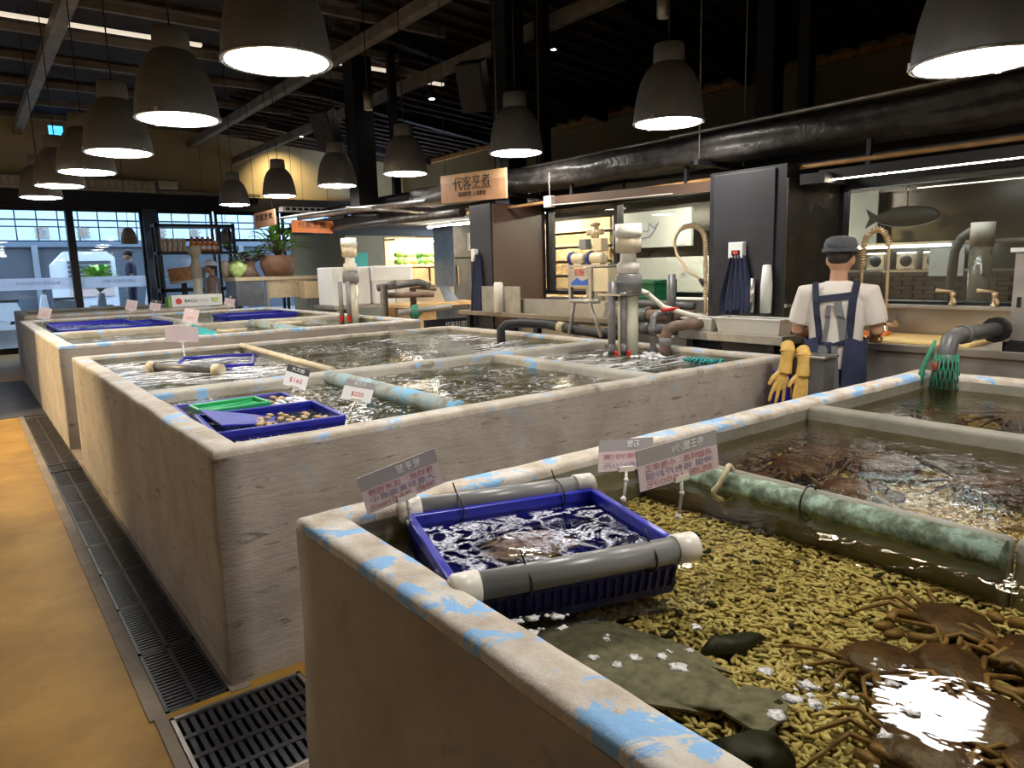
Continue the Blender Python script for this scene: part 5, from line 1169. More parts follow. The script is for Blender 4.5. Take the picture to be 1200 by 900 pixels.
# crossing pipes above the doorway to the far kitchen
for i, (a, b, r, m_) in enumerate((((4.4, 7.3, 2.33), (4.2, 11.5, 2.42), .022, 'pvc_dark'), ((4.7, 7.0, 2.19), (5.2, 12.5, 2.27), .05, 'duct_wrap'), ((4.9, 8.4, 2.40), (4.7, 12.0, 2.46), .035, 'clay_pipe'), ((5.25, 6.95, 2.56), (5.3, 13.0, 2.60), .07, 'black_metal'), ((5.4, 8.5, 2.28), (4.0, 8.6, 2.34), .02, 'stainless_dull'))):
    pipe_thing('overhead_pipe', ('pale steel pipe overhead running toward the windows', 'wrapped dark pipe overhead beyond the wooden sign', 'brown thin pipe overhead beyond the wooden sign', 'thick black pipe overhead beyond the brown pillar', 'thin crossing steel pipe overhead beyond the wooden sign')[i], [a, tuple((p+q)/2+.02 for p, q in zip(a, b)), b], r, m_)
t = thing('air_grille', 'slotted white air grille strip above the far pipes', 'air grille', (4.7, 12.4, 2.6)); MB().box((4.55, 12.3, 2.60), (5.5, 12.5, 2.68), bev=.006).build('body', 'white_paint', t)
for k in range(8): MB().box((4.6+k*.11, 12.28, 2.62), (4.67+k*.11, 12.302, 2.66)).build('slot', 'black_metal', t)
struct('soffit_far', MB().box((5.42, 6.78, 2.34), (10.6, 15.0, 2.46)), 'deck_dark')
# dark posts with speakers
for i, (x, y, z0) in enumerate(((5.12, 6.62, 2.24), (5.1, 10.3, 2.4), (5.62, 3.66, 2.4), (5.62, 3.33, 2.4), (5.3, 9.62, 2.4), (5.45, 6.42, 2.4))):
    w = (.13, .16, .08, .05, .05, .06)[i]
    tag(MB().box((x-w, y-w, z0), (x+w, y+w, 4.75)).build('roof_post', 'black_metal'), ('thick black roof post rising from the brown pillar', 'thick black roof post beyond the wooden sign', 'black roof post above the charcoal pillar, the thicker one', 'thin black roof post above the charcoal pillar', 'thin black post beside the far speaker post', 'thin black post behind the near speaker post')[i], 'post')
def speaker(c, a, label, s=1.0):
    t = thing('wall_speaker', label, 'speaker', c); Mx = Matrix.Translation(c) @ Matrix.Rotation(a, 4, 'Z') @ Matrix.Rotation(.42, 4, 'X')
    MB().box((-.15*s, -.12*s, -.26*s), (.15*s, .14*s, .26*s), Mx, .012).build('cabinet', 'charcoal_panel', t); MB().box((-.13*s, -.128*s, -.24*s), (.13*s, -.12*s, .24*s), Mx).build('grille', 'beam_dark', t)
    MB().cyl(Mx @ Vector((0, .1, 0)), Mx @ Vector((.1, .32, .0)), .025, 8).build('bracket', 'black_metal', t)
speaker((4.88, 6.95, 3.58), -.95, 'tilted charcoal speaker on the post above the brown pillar', 1.0)
speaker((4.75, 10.75, 3.72), -.95, 'tilted charcoal speaker on the far roof post', 1.05)
# small ceiling fittings
for i, (x, y, z) in enumerate(((6.0, 6.85, 4.12), (5.9, 10.8, 4.2), (5.7, 11.1, 4.2), (5.7, 14.1, 4.2), (5.8, 13.4, 4.2))):
    t = thing('downlight', ('small round spotlight under the sloped roof by the near purlin', 'small spotlight beside the hanging cylinder fitting', 'faint spotlight next to another under the roof', 'small round spotlight nearest the back wall', 'small round spotlight near the far beam')[i], 'spotlight', (x, y, z), 'roof spotlights')
    MB().cyl((x, y, z), (x, y, z+.10), .035, 12).build('can', 'black_metal', t); MB().lathe([(.03, 0), (.0001, -.004)], (x, y, z), 12).build('lens', 'led_white', t); MB().cyl((x, y, z+.1), (x, y, 4.86), .006, 6).build('stem', 'black_metal', t)
t = thing('track_spot', 'black track spotlight hanging between light strips', 'spotlight', (5.9, 9.5, 4.1)); MB().cyl((5.9, 9.5, 4.05), (5.9, 9.5, 4.22), .055, 14).build('can', 'black_metal', t); MB().lathe([(.045, 0), (.0001, -.004)], (5.9, 9.5, 4.05), 12).build('lens', 'led_white', t); MB().cyl((5.9, 9.5, 4.2), (5.9, 9.5, 4.86), .01, 6).build('stem', 'black_metal', t)
for i, (x, y, z) in enumerate(((4.975, 4.27, 3.6), (4.44, 8.7, 3.6))):
    t = thing('cylinder_fitting', ('cream cylinder fitting hanging high above the second tank', 'cream cylinder fitting hanging beside the far roof post')[i], 'fitting', (x, y, z)); MB().cyl((x, y, z), (x, y, z+.22), .055, 18).build('body', 'stainless_dull', t); MB().cyl((x, y, z+.22), (x, y, 4.9), .008, 6).build('rod', 'black_metal', t); MB().cyl((x, y, z-.008), (x, y, z), .048, 18).build('lens', 'pvc_white', t)
# back wall fittings
ac = thing('air_conditioner', 'long slotted air conditioner strip on the beige wall', 'air conditioner', (2.0, 18.3, 3.42))
MB().box((-.6, 18.15, 3.43), (3.80, 18.49, 3.70), bev=.01).build('case', 'stainless_dull', ac)
for k in range(33): MB().box((-.5+k*.13, 18.135, 3.50), (-.4+k*.13, 18.152, 3.66)).build('louvre', 'pvc_tan', ac)
MB().box((-.6, 18.13, 3.43), (3.80, 18.152, 3.47)).build('trim', 'pvc_tan', ac)
tag(MB().box((3.88, 18.2, 3.53), (4.30, 18.5, 3.72), bev=.03).build('wall_box', 'pvc_white'), 'small rounded white box beside the air conditioner strip', 'wall box')
tag(MB().box((3.85, 18.25, 3.43), (6.2, 18.35, 3.50)).build('cable_tray', 'stainless_dull'), 'steel cable tray above the window with bottle rack', 'cable tray')
ex = thing('exit_sign', 'glowing blue exit sign high on the beige wall', 'sign', (2.0, 18.4, 4.5)); MB().box((1.87, 18.40, 4.52), (2.16, 18.46, 4.78), bev=.01).build('case', 'white_paint', ex); MB().box((1.885, 18.394, 4.535), (2.145, 18.40, 4.765)).build('panel', 'exit_blue', ex)
text('symbol', '出口', .10, 'ink_white', (2.015, 18.392, 4.65), (1, 0, 0), (0, 0, 1), ex)
wsp = thing('wall_spot', 'small twin spotlight washing the beige wall', 'spotlight', (6.6, 17.9, 4.72))
for s in (-.12, .12): MB().cyl((6.6+s, 17.9, 4.66), (6.6+s, 17.95, 4.80), .045, 12).build('can', 'black_metal', wsp)
MB().box((6.4, 17.9, 4.80), (6.8, 17.96, 4.83)).build('bar', 'black_metal', wsp)
lamp_light('wall_spot_light', 'SPOT', (6.6, 17.6, 4.62), 55, (1.0, 0.78, 0.42), (6.9, 18.5, 3.4), .05, 1.9, .9, wsp)

# ================================================================ SIGNS
def hang_sign(label, L, R, h, mat, size, body, small, top, edge=None):
    L, R = Vector(L), Vector(R); t = thing('hanging_sign', label, 'sign', tuple((L+R)/2)); r = (R-L).normalized(); n = r.cross(Vector((0, 0, 1)))
    MB().poly([L, R, R+Vector((0, 0, h)), L+Vector((0, 0, h))], -n*.025).build('board', mat, t)
    if edge: MB().poly([L+Vector((0, 0, h*.72))+n*.001, R+Vector((0, 0, h*.68))+n*.001, R+Vector((0, 0, h))+n*.001, L+Vector((0, 0, h))+n*.001], -n*.001).build('sapwood_edge', edge, t)
    c = (L+R)/2 + n*.003
    text('lettering', body, size, 'ink_black', c+Vector((0, 0, h*.60)), r, (0, 0, 1), t)
    if small: text('small_lettering', small, size*.36, 'ink_black', c+Vector((0, 0, h*.25)), r, (0, 0, 1), t)
    for p in (L.lerp(R, .08), L.lerp(R, .92)): MB().cyl(p+Vector((0, 0, h)), (p.x, p.y, top), .004, 6).build('wire', 'cord_black', t)
hang_sign('wooden hanging sign with large black cooking service characters', (4.33, 6.86, 2.262), (4.42, 5.80, 2.232), .292, 'sign_wood', .155, '代客烹煮', '現場料理 上桌即食', 5.0, 'sign_wood_light')
hang_sign('small wooden hanging sign in front of the potted plants', (3.90, 11.86, 2.27), (4.06, 11.36, 2.31), .24, 'sign_wood', .11, '代客烹煮', '', 5.0)
hang_sign('bright orange hanging sign above the pump column', (4.56, 11.98, 2.23), (5.11, 11.55, 2.19), .20, 'sign_orange', .12, '代客烹煮', '', 4.92)
bs = thing('black_board', 'black board strip with white characters between third tank and kitchen', 'sign', (4.85, 7.45, .8))
MB().box((4.385, 7.42, .76), (5.3, 7.46, .945)).build('board', 'black_metal', bs); text('lettering', '代客料理區', .075, 'ink_white', (4.85, 7.416, .865), (1, 0, 0), (0, 0, 1), bs)
for x in (4.45, 5.2): MB().box((x, 7.425, 0), (x+.04, 7.455, .76)).build('leg', 'black_metal', bs)

# ================================================================ FAR END
# far kitchen: lit vegetable shelf, dark doors, benches
sv = thing('display_shelf', 'brightly lit wooden display shelf in the far kitchen', 'shelf', (6.9, 11.6, 0))
MB().box((6.25, 11.9, .0), (7.6, 11.96, 2.15)).build('back_panel', 'wood_pale', sv)
for z in (1.02, 1.30, 1.60, 2.08): MB().box((6.25, 11.5, z), (7.6, 11.9, z+.03)).build('board', 'wood_pale', sv)
for x0 in (6.28, 6.95):
    for z in (1.06, 1.33): MB().box((x0, 11.48, z), (x0+.62, 11.5, z+.24), bev=.004).build('drawer_front', 'wood_box', sv)
MB().box((6.3, 11.52, 2.05), (7.55, 11.56, 2.08)).build('light_tube', 'led_white', sv)
for i in range(16):
    x = 6.35 + (i % 8)*.15 + rg.uniform(-.03, .03); o = MB().blob((x, 11.6, 1.70 + (.12 if i >= 8 else 0)), .08, .07, .055, 2, None, .6, i).build('vegetable', ('leaf_bright', 'plate_green', 'cut_board', 'leaf_mid')[i % 4])
    tag(o, 'fresh %s heaped on the lit display shelf' % ('leafy green', 'pale green melon', 'yellow root', 'dark green vegetable')[i % 4], 'vegetable', 'vegetables on the display shelf')
dd = thing('fridge', 'tall dark blue grey fridge beside the lit display shelf', 'fridge', (6.35, 9.6, 0))
MB().box((6.18, 9.5, 0), (6.60, 10.1, 2.22), bev=.01).build('body', 'steel_blue', dd); MB().box((6.44, 9.48, 1.82), (6.54, 9.5, 2.1)).build('white_unit', 'panel_ice', dd); MB().box((6.2, 9.485, 1.70), (6.58, 9.5, 1.73)).build('door_gap', 'black_metal', dd); MB().box((6.22, 9.46, 1.3), (6.24, 9.49, 1.6)).build('handle', 'chrome', dd)
hung_apron('navy apron and cloths hung on the dark side of the brown pillar', 4.64, 6.60, 1.68, 1.08, .16, ['navy_cloth', 'apron_blue'])
tag(MB().box((4.585, 6.62, 1.62), (4.64, 6.70, 1.76), bev=.01).build('soap_dispenser', 'white_paint'), 'white soap dispenser above the aprons on the brown pillar', 'dispenser')
wbn = thing('wooden_bench', 'weathered wooden work bench behind the third pump column', 'bench', (5.4, 9.0, 0))
MB().box((4.75, 8.65, 1.03), (6.0, 9.3, 1.08), bev=.005).build('top', 'wood_box', wbn); MB().box((5.0, 9.25, 1.08), (6.0, 9.28, 1.28)).build('back_panel', 'stainless', wbn)
for x in (4.8, 5.9): MB().box((x, 8.7, 0), (x+.05, 8.75, 1.03)).build('leg', 'stainless_dull', wbn)
MB().poly([(5.55, 8.8, 1.08), (5.75, 8.75, 1.08), (5.65, 8.85, 1.30), (5.5, 8.9, 1.32)], (.02, .02, 0)).build('tilted_plate', 'steel_blue', wbn)
sf = thing('foam_box', 'stacked white foam box with carved edge behind the third tank', 'foam box', (5.9, 10.9, 1.0))
MB().box((5.45, 10.8, 1.0), (6.15, 11.4, 1.62), bev=.02).build('box', 'styrofoam', sf); MB().box((5.43, 10.78, 1.36), (6.17, 11.42, 1.63), bev=.03).build('lid', 'styrofoam', sf)
sf2 = thing('foam_box', 'plain white foam box behind the dark bent pipe', 'foam box', (5.0, 11.0, 1.0)); MB().box((4.75, 10.9, 1.0), (5.42, 11.5, 1.62), bev=.02).build('box', 'styrofoam', sf2); MB().box((4.85, 10.88, 1.1), (5.1, 10.9, 1.5)).build('label', 'tag_white', sf2)
tb = thing('steel_table', 'low steel table under the foam boxes', 'table', (5.4, 11.1, 0)); MB().box((4.7, 10.75, .95), (6.3, 11.6, 1.0)).build('top', 'stainless_dull', tb)
for x in (4.75, 6.2):
    for y in (10.8, 11.5): MB().box((x, y, 0), (x+.05, y+.05, .95)).build('leg', 'stainless_dull', tb)
tag(MB().box((5.2, 11.0, 1.62), (5.45, 11.06, 1.85), bev=.008).build('blue_carton', 'net_teal'), 'small blue carton standing on the white foam box', 'carton')
# counter with plants
pcn = thing('plant_counter', 'pale steel counter carrying the potted plants', 'counter', (4.95, 14.0, 0))
MB().box((4.08, 13.75, 1.42), (5.9, 14.5, 1.49), bev=.006).build('top', 'pvc_tan', pcn); MB().box((4.10, 13.80, .95), (4.62, 14.45, 1.42), bev=.01).build('steel_tank', 'steel_blue', pcn); MB().box((4.70, 13.80, 1.08), (5.5, 13.84, 1.42)).build('panel', 'pvc_tan', pcn)
for x in (4.66, 5.50): MB().box((x, 13.8, 0), (x+.05, 13.85, 1.42)).build('leg', 'stainless_dull', pcn)
tag(MB().box((5.30, 13.5, 1.05), (5.95, 13.75, 1.38), bev=.01).build('cardboard_box', 'wood_pale'), 'pale cardboard box below the potted planter', 'box')
def bowl_pot(t, x, y, z): MB().lathe([(.0001, 0), (.26, 0), (.33, .18), (.35, .40), (.31, .40), (.29, .33), (.0001, .33)], (x, y, z), 24).build('pot', 'terracotta', t)
leafy('potted_plant', 'leafy green plant in a large brown terracotta pot', (5.0, 14.0, 1.49), ['leaf_bright', 'leaf_bright', 'leaf_mid'], 90, .5, 1.0, .045, 11, bowl_pot, stem_h=.38, up=1.0)
def vase(t, x, y, z): MB().lathe([(.0001, 0), (.20, 0), (.13, .12), (.10, .22), (.14, .30), (.11, .30), (.0001, .28)], (x, y, z), 20).build('vase', 'clay_pipe', t)
leafy('potted_plant', 'dark monstera leaves in a narrow brown vase', (4.42, 13.95, 1.49), ['leaf_dark'], 12, .36, .5, .13, 12, vase, stem_h=.28)
leafy('potted_plant', 'pale green small leaved plant behind the monstera', (4.62, 14.35, 1.49), ['leaf_bright'], 40, .35, .6, .045, 14, None, stem_h=.25)
leafy('potted_plant', 'bright green sprig beside the orange bottles', (4.93, 17.0, 2.07), ['leaf_bright'], 22, .22, .36, .06, 15, None, stem_h=.02)
t = thing('ribbed_plate', 'round green ribbed plate leaning by the monstera vase', 'plate', (4.25, 13.9, 1.49)); MB().lathe([(.0001, .03), (.10, .02), (.17, .0), (.175, .01), (.10, .035), (.0001, .045)], (4.22, 13.95, 1.66), 28, M=Matrix.Rotation(-.5, 4, 'Z') @ Matrix.Rotation(PI/2*.9, 4, 'X')).build('dish', 'plate_green', t)
tag(MB().lathe([(.0001, 0), (.09, 0), (.12, .12), (.11, .28), (.08, .32), (.0001, .32)], (4.12, 14.3, 1.49), 18).build('stoneware_jar', 'stoneware'), 'brown stoneware jar behind the green plate', 'jar')
# bottle rack
rk = thing('bottle_rack', 'black metal rack of bottles and jars in front of the window', 'rack', (4.2, 17.0, 0))
for x in (3.45, 5.05):
    for y in (16.85, 17.2): MB().box((x-.03, y-.03, 0), (x+.03, y+.03, 2.68)).build('post', 'black_metal', rk)
for z in (2.60, 2.01): MB().box((3.42, 16.82, z), (5.08, 17.23, z+.06)).build('shelf', 'black_metal', rk)
MB().box((3.42, 16.82, 1.20), (5.08, 17.23, 1.28)).build('shelf', 'black_metal', rk); MB().box((4.72, 16.84, 2.0), (4.77, 16.9, 2.6)).build('post', 'black_metal', rk)
jp = MB().lathe([(.0001, 0), (.042, 0), (.045, .02), (.045, .20), (.038, .225), (.0001, .225)], n=14)
def bottle(x, y, z, kind, i):
    t = thing('bottle' if kind else 'jar', 'orange juice bottle with red cap on the black rack' if kind else 'tan lidded jar on the black rack', 'bottle' if kind else 'jar', (x, y, z), 'orange bottles on the rack' if kind else 'tan jars on the rack')
    if kind:
        MB().lathe([(.0001, 0), (.05, 0), (.055, .02), (.055, .18), (.02, .25), (.02, .29)], (x, y, z), 12).build('body', 'juice_orange', t); MB().lathe([(.025, .28), (.025, .32), (.0001, .322)], (x, y, z), 12).build('cap', 'lid_red', t); MB().lathe([(.0565, .05), (.0565, .12)], (x, y, z), 12).build('label', 'tag_white', t)
    else:
        MB().lathe([(.0001, 0), (.045, 0), (.048, .02), (.048, .24), (.04, .26)], (x, y, z), 12).build('body', 'jar_tan', t); MB().lathe([(.046, .25), (.046, .285), (.0001, .29)], (x, y, z), 12).build('lid', 'tag_white', t)
jp.bm.free()
for i in range(5): bottle(3.58+i*.105, 16.95, 2.07, 0, i)
for i in range(12): bottle(4.16+(i % 6)*.115 + (.05 if i > 5 else 0), 16.92+.16*(i//6), 2.07, 1, i)
pt = thing('food_poster', 'tilted food tray poster below the bottle rack', 'poster', (3.85, 16.6, 1.4)); MB().poly([(3.55, 16.5, 1.42), (4.18, 16.45, 1.48), (4.20, 16.7, 1.76), (3.56, 16.75, 1.70)], (0, -.02, -.01)).build('print', 'poster', pt); MB().poly([(3.53, 16.48, 1.38), (4.2, 16.43, 1.44), (4.2, 16.44, 1.49), (3.53, 16.49, 1.43)], (0, -.02, -.01)).build('white_edge', 'white_paint', pt); MB().box((3.8, 16.6, 0), (3.9, 16.68, 1.45)).build('stand', 'black_metal', pt)
mp = thing('far_column', 'grey pump column standing in the pale tank by the windows', 'pump column', (3.7, 14.0, .7))
MB().cyl((3.72, 15.0, .7), (3.72, 15.0, 1.62), .085, 18).build('tube', 'pvc_clear', mp); MB().lathe([(.10, 1.5), (.10, 1.75), (.075, 1.78), (.07, 1.92), (.12, 1.95), (.12, 2.12), (.0001, 2.13)], (3.72, 15.0, 0), 18).build('head', 'stoneware', mp); MB().cyl((3.86, 15.0, .75), (3.86, 15.0, 1.7), .03, 10).build('side_pipe', 'pvc_dark', mp)
for i, (x, y) in enumerate(((3.12, 18.0), (5.2, 17.9))):
    t = thing('dome_lamp', ('brown dome lamp hanging beside the blue window post', 'brown dome lamp hanging right of the bottle rack')[i], 'lamp', (x, y, 2.2)); MB().lathe([(.17, 0), (.17, .10), (.14, .24), (.08, .34), (.0001, .37)], (x, y, 2.28), 20).build('shade', 'stoneware', t); MB().cyl((x, y, 2.64), (x, y, 5.0), .006, 6).build('cord', 'cord_black', t)
tag(MB().blob((.1, 15.8, .2), .35, .5, .25, 2, None, .5, 8).build('dark_bag', 'black_metal'), 'dark bundle on the floor by the window wall', 'bag')

# ================================================================ PEOPLE
def solid(mb, name, mat, parent, voxel, smooth=3, M=None):
    bmesh.ops.recalc_face_normals(mb.bm, faces=mb.bm.faces[:])
    me = bpy.data.meshes.new(name); mb.bm.to_mesh(me); mb.bm.free()
    o = bpy.data.objects.new(name, me); COL.objects.link(o)
    r = o.modifiers.new('r', 'REMESH'); r.mode = 'VOXEL'; r.voxel_size = voxel; r.use_smooth_shade = True
    s = o.modifiers.new('s', 'SMOOTH'); s.iterations = smooth; s.factor = .5
    bpy.context.view_layer.update()
    m2 = bpy.data.meshes.new_from_object(o.evaluated_get(bpy.context.evaluated_depsgraph_get()))
    bpy.data.objects.remove(o)
    if M is not None: m2.transform(M)
    m2.name = name; m2.materials.clear(); m2.materials.append(M_[mat])
    o = bpy.data.objects.new(name, m2); COL.objects.link(o); adopt(o, parent); return o
def esweep(mb, rows, n=24, cap=True):
    rings = []
    for (cx, cy, z, rx, ry) in rows: rings.append([mb.bm.verts.new((cx+rx*math.cos(2*PI*k/n), cy+ry*math.sin(2*PI*k/n), z)) for k in range(n)])
    for A, B in zip(rings, rings[1:]):
        for k in range(n): mb.bm.faces.new((A[k], A[(k+1) % n], B[(k+1) % n], B[k])).smooth = True
    if cap: mb.bm.faces.new(rings[0][::-1]); mb.bm.faces.new(rings[-1])
    return mb
def hand(mb, wrist, d, side, curl=.5, up=Vector((0, 0, 1))):
    """palm and five fingers growing from the wrist along d"""
    d = Vector(d).normalized(); lat = d.cross(up).normalized()*side; nrm = up
    w = Vector(wrist); Mx = Matrix((( *d,), (*lat,), (*nrm,))).transposed()
    mb.blob(w + d*.05, .05, .038, .016, 2, Mx)
    for i, (off, L) in enumerate(((-.027, .062), (-.009, .075), (.009, .070), (.026, .055))):
        b = w + d*.088 + lat*off
        k1 = b + d*L*.45 - nrm*curl*.012; k2 = k1 + d*L*.32 - nrm*curl*.03; k3 = k2 + d*L*.12 - nrm*curl*.03
        mb.tube([b - d*.02, b, k1, k2, k3], [.009, .009, .0085, .008, .006], 8)
    tb = w + d*.03 - lat*.03
    mb.tube([tb, tb - lat*.022 + d*.022, tb - lat*.026 + d*.05 - nrm*.01, tb - lat*.02 + d*.07 - nrm*.016], [.012, .011, .0095, .007], 8)
def figure(name, label, loc, rot, k, arms, mats, voxel, cap=None, apron=False, hair_mat='hair', lean=0.0):
    t = thing(name, label, 'person', loc)
    G = Matrix.Translation(loc) @ Matrix.Rotation(rot, 4, 'Z') @ Matrix.Scale(k, 4)
    hx = .02 + lean
    b = MB()
    esweep(b, [(0, 0, .88, .10, .15), (0, 0, 1.0, .095, .135), (0, 0, 1.15, .10, .145), (.0, 0, 1.28, .105, .165), (-.005, 0, 1.36, .085, .15), (0, 0, 1.40, .06, .085), (.01, 0, 1.43, .052, .055), (.02, 0, 1.52, .05, .05)])
    b.blob((hx+.02, 0, 1.575), .098, .076, .115, 3); b.blob((hx+.05, 0, 1.515), .055, .052, .05, 2); b.blob((hx+.118, 0, 1.555), .018, .013, .022, 2)   # head, jaw, nose
    b.blob((hx+.105, 0, 1.50), .014, .026, .010, 1)
    for s in (-1, 1):
        b.blob((hx+.02, s*.078, 1.56), .020, .012, .032, 2); b.blob((hx+.10, s*.032, 1.578), .012, .016, .008, 1)   # ear, eyelid
        sh, el, wr, hd = arms[s]
        b.tube([(0, s*.10, 1.36), sh, tuple((p+q)/2 for p, q in zip(sh, el)), el, tuple((p+q)/2 for p, q in zip(el, wr)), wr], [.055, .058, .048, .040, .038, .026], 12)
        hand(b, wr, hd, s)
        b.tube([(0, s*.08, .90), (.01, s*.09, .70), (.015, s*.09, .50), (0, s*.09, .30), (-.01, s*.09, .08)], [.085, .078, .056, .055, .04], 14)
        b.blob((.06, s*.09, .04), .13, .045, .04, 2)
    solid(b, 'body', 'skin', t, voxel, 4, G)
    e = MB()
    for s in (-1, 1): e.blob(G @ Vector((hx+.108, s*.032, 1.572)), .008*k, .010*k, .006*k, 1)
    e.build('eyes', 'ink_black', t)
    hr = MB()
    hr.blob((hx+.010, 0, 1.612), .106, .084, .085, 3); hr.blob((hx-.032, 0, 1.578), .062, .072, .055, 2)
    solid(hr, 'hair', hair_mat, t, max(voxel, .008), 2, G)
    s_ = MB()
    esweep(s_, [(0, 0, .86, .125, .175), (0, 0, 1.0, .122, .165), (0, 0, 1.15, .128, .17), (0, 0, 1.28, .128, .185), (-.006, 0, 1.36, .105, .17), (-.004, 0, 1.405, .075, .11), (.004, 0, 1.43, .064, .075)])
    for s in (-1, 1):
        sh, el, wr, hd = arms[s]; cut = tuple(p+(q-p)*.80 for p, q in zip(sh, el))
        s_.tube([(0, s*.09, 1.35), sh, tuple(p+(q-p)*.5 for p, q in zip(sh, el)), cut], [.07, .080, .078, .074], 14)
    solid(s_, 'shirt', mats[0], t, max(voxel, .009), 4, G)
    pn_ = MB()
    for s in (-1, 1): pn_.tube([(0, s*.075, .95), (.01, s*.088, .72), (.015, s*.09, .48), (0, s*.09, .12)], [.115, .10, .085, .078], 14)
    esweep(pn_, [(0, 0, .82, .12, .165), (0, 0, 1.0, .115, .16)])
    solid(pn_, 'trousers', mats[1], t, max(voxel, .012), 3, G)
    for s in (-1, 1): MB().blob(G @ Vector((.06, s*.09, .05)), .15*k, .055*k, .055*k, 2, Matrix.Rotation(rot, 3, 'Z').to_4x4()).build('shoe', 'black_metal', t)
    if cap:
        c = MB(); c.lathe([(.112, 1.615), (.114, 1.64), (.112, 1.67), (.098, 1.70), (.06, 1.715), (.0001, 1.72)], (hx, 0, 0), 28)
        for v in c.bm.verts: v.co.y *= .88
        c.bm.transform(G); cp = c.build('cap', cap, t)
        c = MB(); c.tube([(hx+.113*math.cos(a), .113*.88*math.sin(a), 1.625) for a in [2*PI*q/28 for q in range(29)]], .013, 6); c.bm.transform(G); c.build('cap_band', cap, cp)
        c = MB(); c.poly([(hx+.09*math.cos(a)+.02, .095*math.sin(a), 1.62) for a in [-1.2+q*.3 for q in range(9)]] + [(hx+.175*math.cos(a), .10*math.sin(a), 1.60) for a in [1.2-q*.3 for q in range(9)]], (0, 0, .008)); c.bm.transform(G); c.build('cap_peak', cap, cp)
        c = MB(); c.bar((hx-.116, -.06, 1.648), (hx-.116, .06, 1.662), .006, .02); c.bm.transform(G); c.build('cap_strap', cap, cp)
    if apron:
        a = MB(); n = 40; rows = []
        for i in range(9):
            f = i/8; z = 1.06 - .62*f; row = []
            for q in range(n+1):
                th = PI + .42 - .10*f + (2*PI - .84 + .20*f)*q/n
                rr = 1 + .035*math.sin(q*1.9)*f + .02*noise.noise(Vector((q*.4, i*.6, 0)))
                row.append(a.bm.verts.new(((.150+.025*f)*rr*math.cos(th), (.192+.015*f)*rr*math.sin(th), z + .01*math.sin(q))))
            rows.append(row)
        for A, B in zip(rows, rows[1:]):
            for q in range(n): a.bm.faces.new((A[q], A[q+1], B[q+1], B[q])).smooth = True
        a.bm.transform(G); sk = a.build('apron_skirt', 'apron_blue', t)
        def bandx(z, y): 
            d = .118 if z < 1.2 else (.133 if z < 1.31 else .133 - (z-1.31)*.55)
            return -d*math.sqrt(max(.05, 1-(y/.20)**2)) - .010
        def ribbon(pts, w, nm, mt):
            m = MB()
            P = [];
            for (p, q) in zip(pts, pts[1:]):
                for f in range(6): P.append((p[0]+(q[0]-p[0])*f/6, p[1]+(q[1]-p[1])*f/6))
            P.append(pts[-1]); rows = []
            for i, (y, z) in enumerate(P):
                y2, z2 = P[min(i+1, len(P)-1)]; y1, z1 = P[max(i-1, 0)]; dv = Vector((y2-y1, z2-z1)).normalized(); nv = Vector((-dv.y, dv.x))*w/2
                rows.append([m.bm.verts.new((bandx(z+s*nv.y, y+s*nv.x), y+s*nv.x, z+s*nv.y)) for s in (-1, 1)] + [m.bm.verts.new((bandx(z+s*nv.y, y+s*nv.x)-.006, y+s*nv.x, z+s*nv.y)) for s in (1, -1)])
            for A, B in zip(rows, rows[1:]):
                for q in range(4): m.bm.faces.new((A[q], A[(q+1) % 4], B[(q+1) % 4], B[q]))
            m.bm.faces.new(rows[0]); m.bm.faces.new(rows[-1]); m.bm.transform(G); m.build(nm, mt, t)
        ribbon([(.125, 1.425), (.105, 1.30), (.07, 1.03)], .042, 'apron_strap', 'navy_cloth'); ribbon([(-.125, 1.425), (-.115, 1.30), (-.10, 1.03)], .042, 'apron_strap', 'navy_cloth')
        ribbon([(.115, 1.315), (-.115, 1.345)], .038, 'cross_band', 'navy_cloth'); ribbon([(.10, 1.04), (0, 1.015), (-.10, 1.05)], .030, 'waist_tie', 'navy_cloth')
        ribbon([(.02, 1.28), (.03, 1.15), (.045, 1.04)], .03, 'grey_tie', 'gray_cloth'); ribbon([(-.03, 1.30), (-.055, 1.18), (-.075, 1.05)], .045, 'grey_tie', 'gray_cloth')
        for y0, y1, mt, zz in ((.015, .0, 'navy_cloth', .78), (-.02, -.055, 'gray_cloth', .62), (.035, .05, 'gray_cloth', .80)):
            m = MB(); m.bar(Vector((-.165, y0, 1.02)), Vector((-.18, y1, zz)), .05, .008, up=(1, 0, 0)); m.bm.transform(G); m.build('hanging_tie', mt, t)
        m = MB(); m.blob((-.148, .01, 1.02), .022, .035, .025, 2); m.bm.transform(G); m.build('tie_knot', 'navy_cloth', t)
    return t
figure('person', 'person in white shirt, navy apron and grey cap working at the sink', (4.47, 2.37, 0), .30, .985,
       {1: ((0, .185, 1.345), (.02, .245, 1.10), (.24, .16, 1.04), (1, -.2, -.15)), -1: ((0, -.185, 1.345), (.03, -.245, 1.11), (.22, -.19, 1.055), (1, .15, -.2))},
       ('shirt', 'navy_cloth'), .006, cap='cap_gray', apron=True)
hang_ = {1: ((0, .185, 1.345), (-.02, .22, 1.08), (.05, .21, .85), (.2, 0, -1)), -1: ((0, -.185, 1.345), (.0, -.22, 1.08), (.10, -.20, .87), (.4, 0, -1))}
figure('person', 'person in black shirt and cap walking past outside the window', (3.46, 20.2, .48), PI*.93, 1.02, hang_, ('navy_cloth', 'navy_cloth'), .014, cap='black_metal')
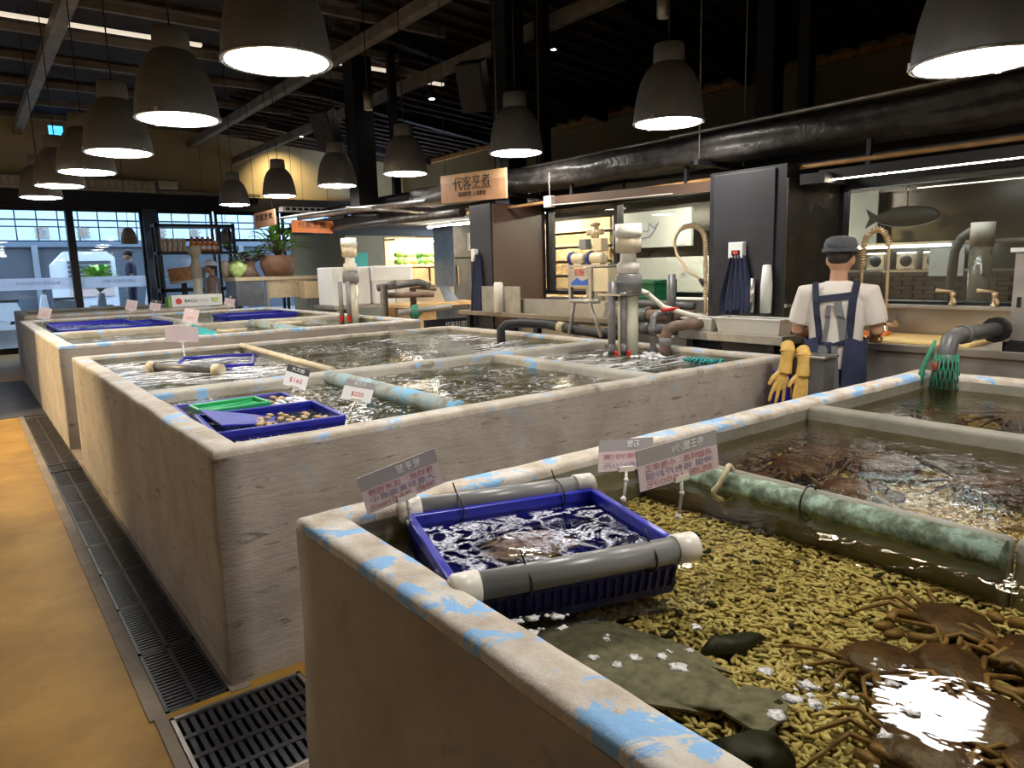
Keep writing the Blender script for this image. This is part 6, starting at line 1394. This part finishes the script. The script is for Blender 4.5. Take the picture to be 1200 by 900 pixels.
figure('person', 'person in pale cap and tan shirt standing behind the pale tank', (4.27, 15.95, 0), 2.6, 1.08, hang_, ('fish_pink', 'navy_cloth'), .014, cap='white_paint')
# gloves drying on a bin edge
bnx = thing('steel_bin', 'grey steel bin beside the cook with yellow gloves over its edge', 'bin', (4.50, 2.50, 0))
MB().box((4.10, 2.24, .0), (4.24, 2.49, .955), bev=.01).build('body', 'pvc_dark', bnx)
MB().box((4.085, 2.225, .945), (4.255, 2.505, .965), bev=.006).build('rim', 'stainless', bnx)
MB().box((4.06, 2.44, .45), (4.10, 2.56, .86), bev=.015).build('blue_liner', 'blue_plastic', bnx)
def glove(label, top, s, spread, lean):
    t = thing('rubber_glove', label, 'glove', top, 'yellow gloves on the bin'); r = Vector((.79, -.61, 0)); n = Vector((-.61, -.79, 0)); T = Vector(top)
    P = lambda a, z, d=0: T + r*(a*s + lean*z*s) + Vector((0, 0, z*s)) + n*d
    m = MB(); m.tube([P(.0, .012, -.03), P(0, .022, -.005), P(0, 0, .015), P(0, -.06, .018), P(0, -.13, .018)], [.034*s, .037*s, .038*s, .034*s, .040*s], 14)
    m.blob(P(0, -.165, .018), .050*s, .020*s, .055*s, 2, Matrix.Rotation(-.66, 3, 'Z').to_4x4())
    for a, L in ((-.037, .085), (-.013, .108), (.012, .104), (.036, .082)):
        m.tube([P(a*.8, -.17, .018), P(a*(1+spread*.4), -.205, .022), P(a*(1+spread), -.205-L*.6, .022), P(a*(1+spread*1.1), -.205-L, .018)], [.0125*s, .012*s, .011*s, .008*s], 8)
    m.tube([P(-.035, -.13, .018), P(-.062, -.155, .022), P(-.078, -.195, .022)], [.016*s, .014*s, .010*s], 8)
    solid(m, 'glove_body', 'glove_yellow', t, .006, 2)
    MB().tube([P(.044*math.cos(q), .0+.004*math.sin(q), .016+.032*math.sin(q)) for q in [k*PI/8 for k in range(17)]], .005, 5).build('cuff', 'glove_yellow', t)
glove('yellow rubber glove with spread fingers hung on the steel bin', (4.085, 2.475, .99), 1.12, .55, .14)
glove('yellow rubber glove hanging folded beside the spread glove', (4.10, 2.375, .97), 1.05, .12, .05)
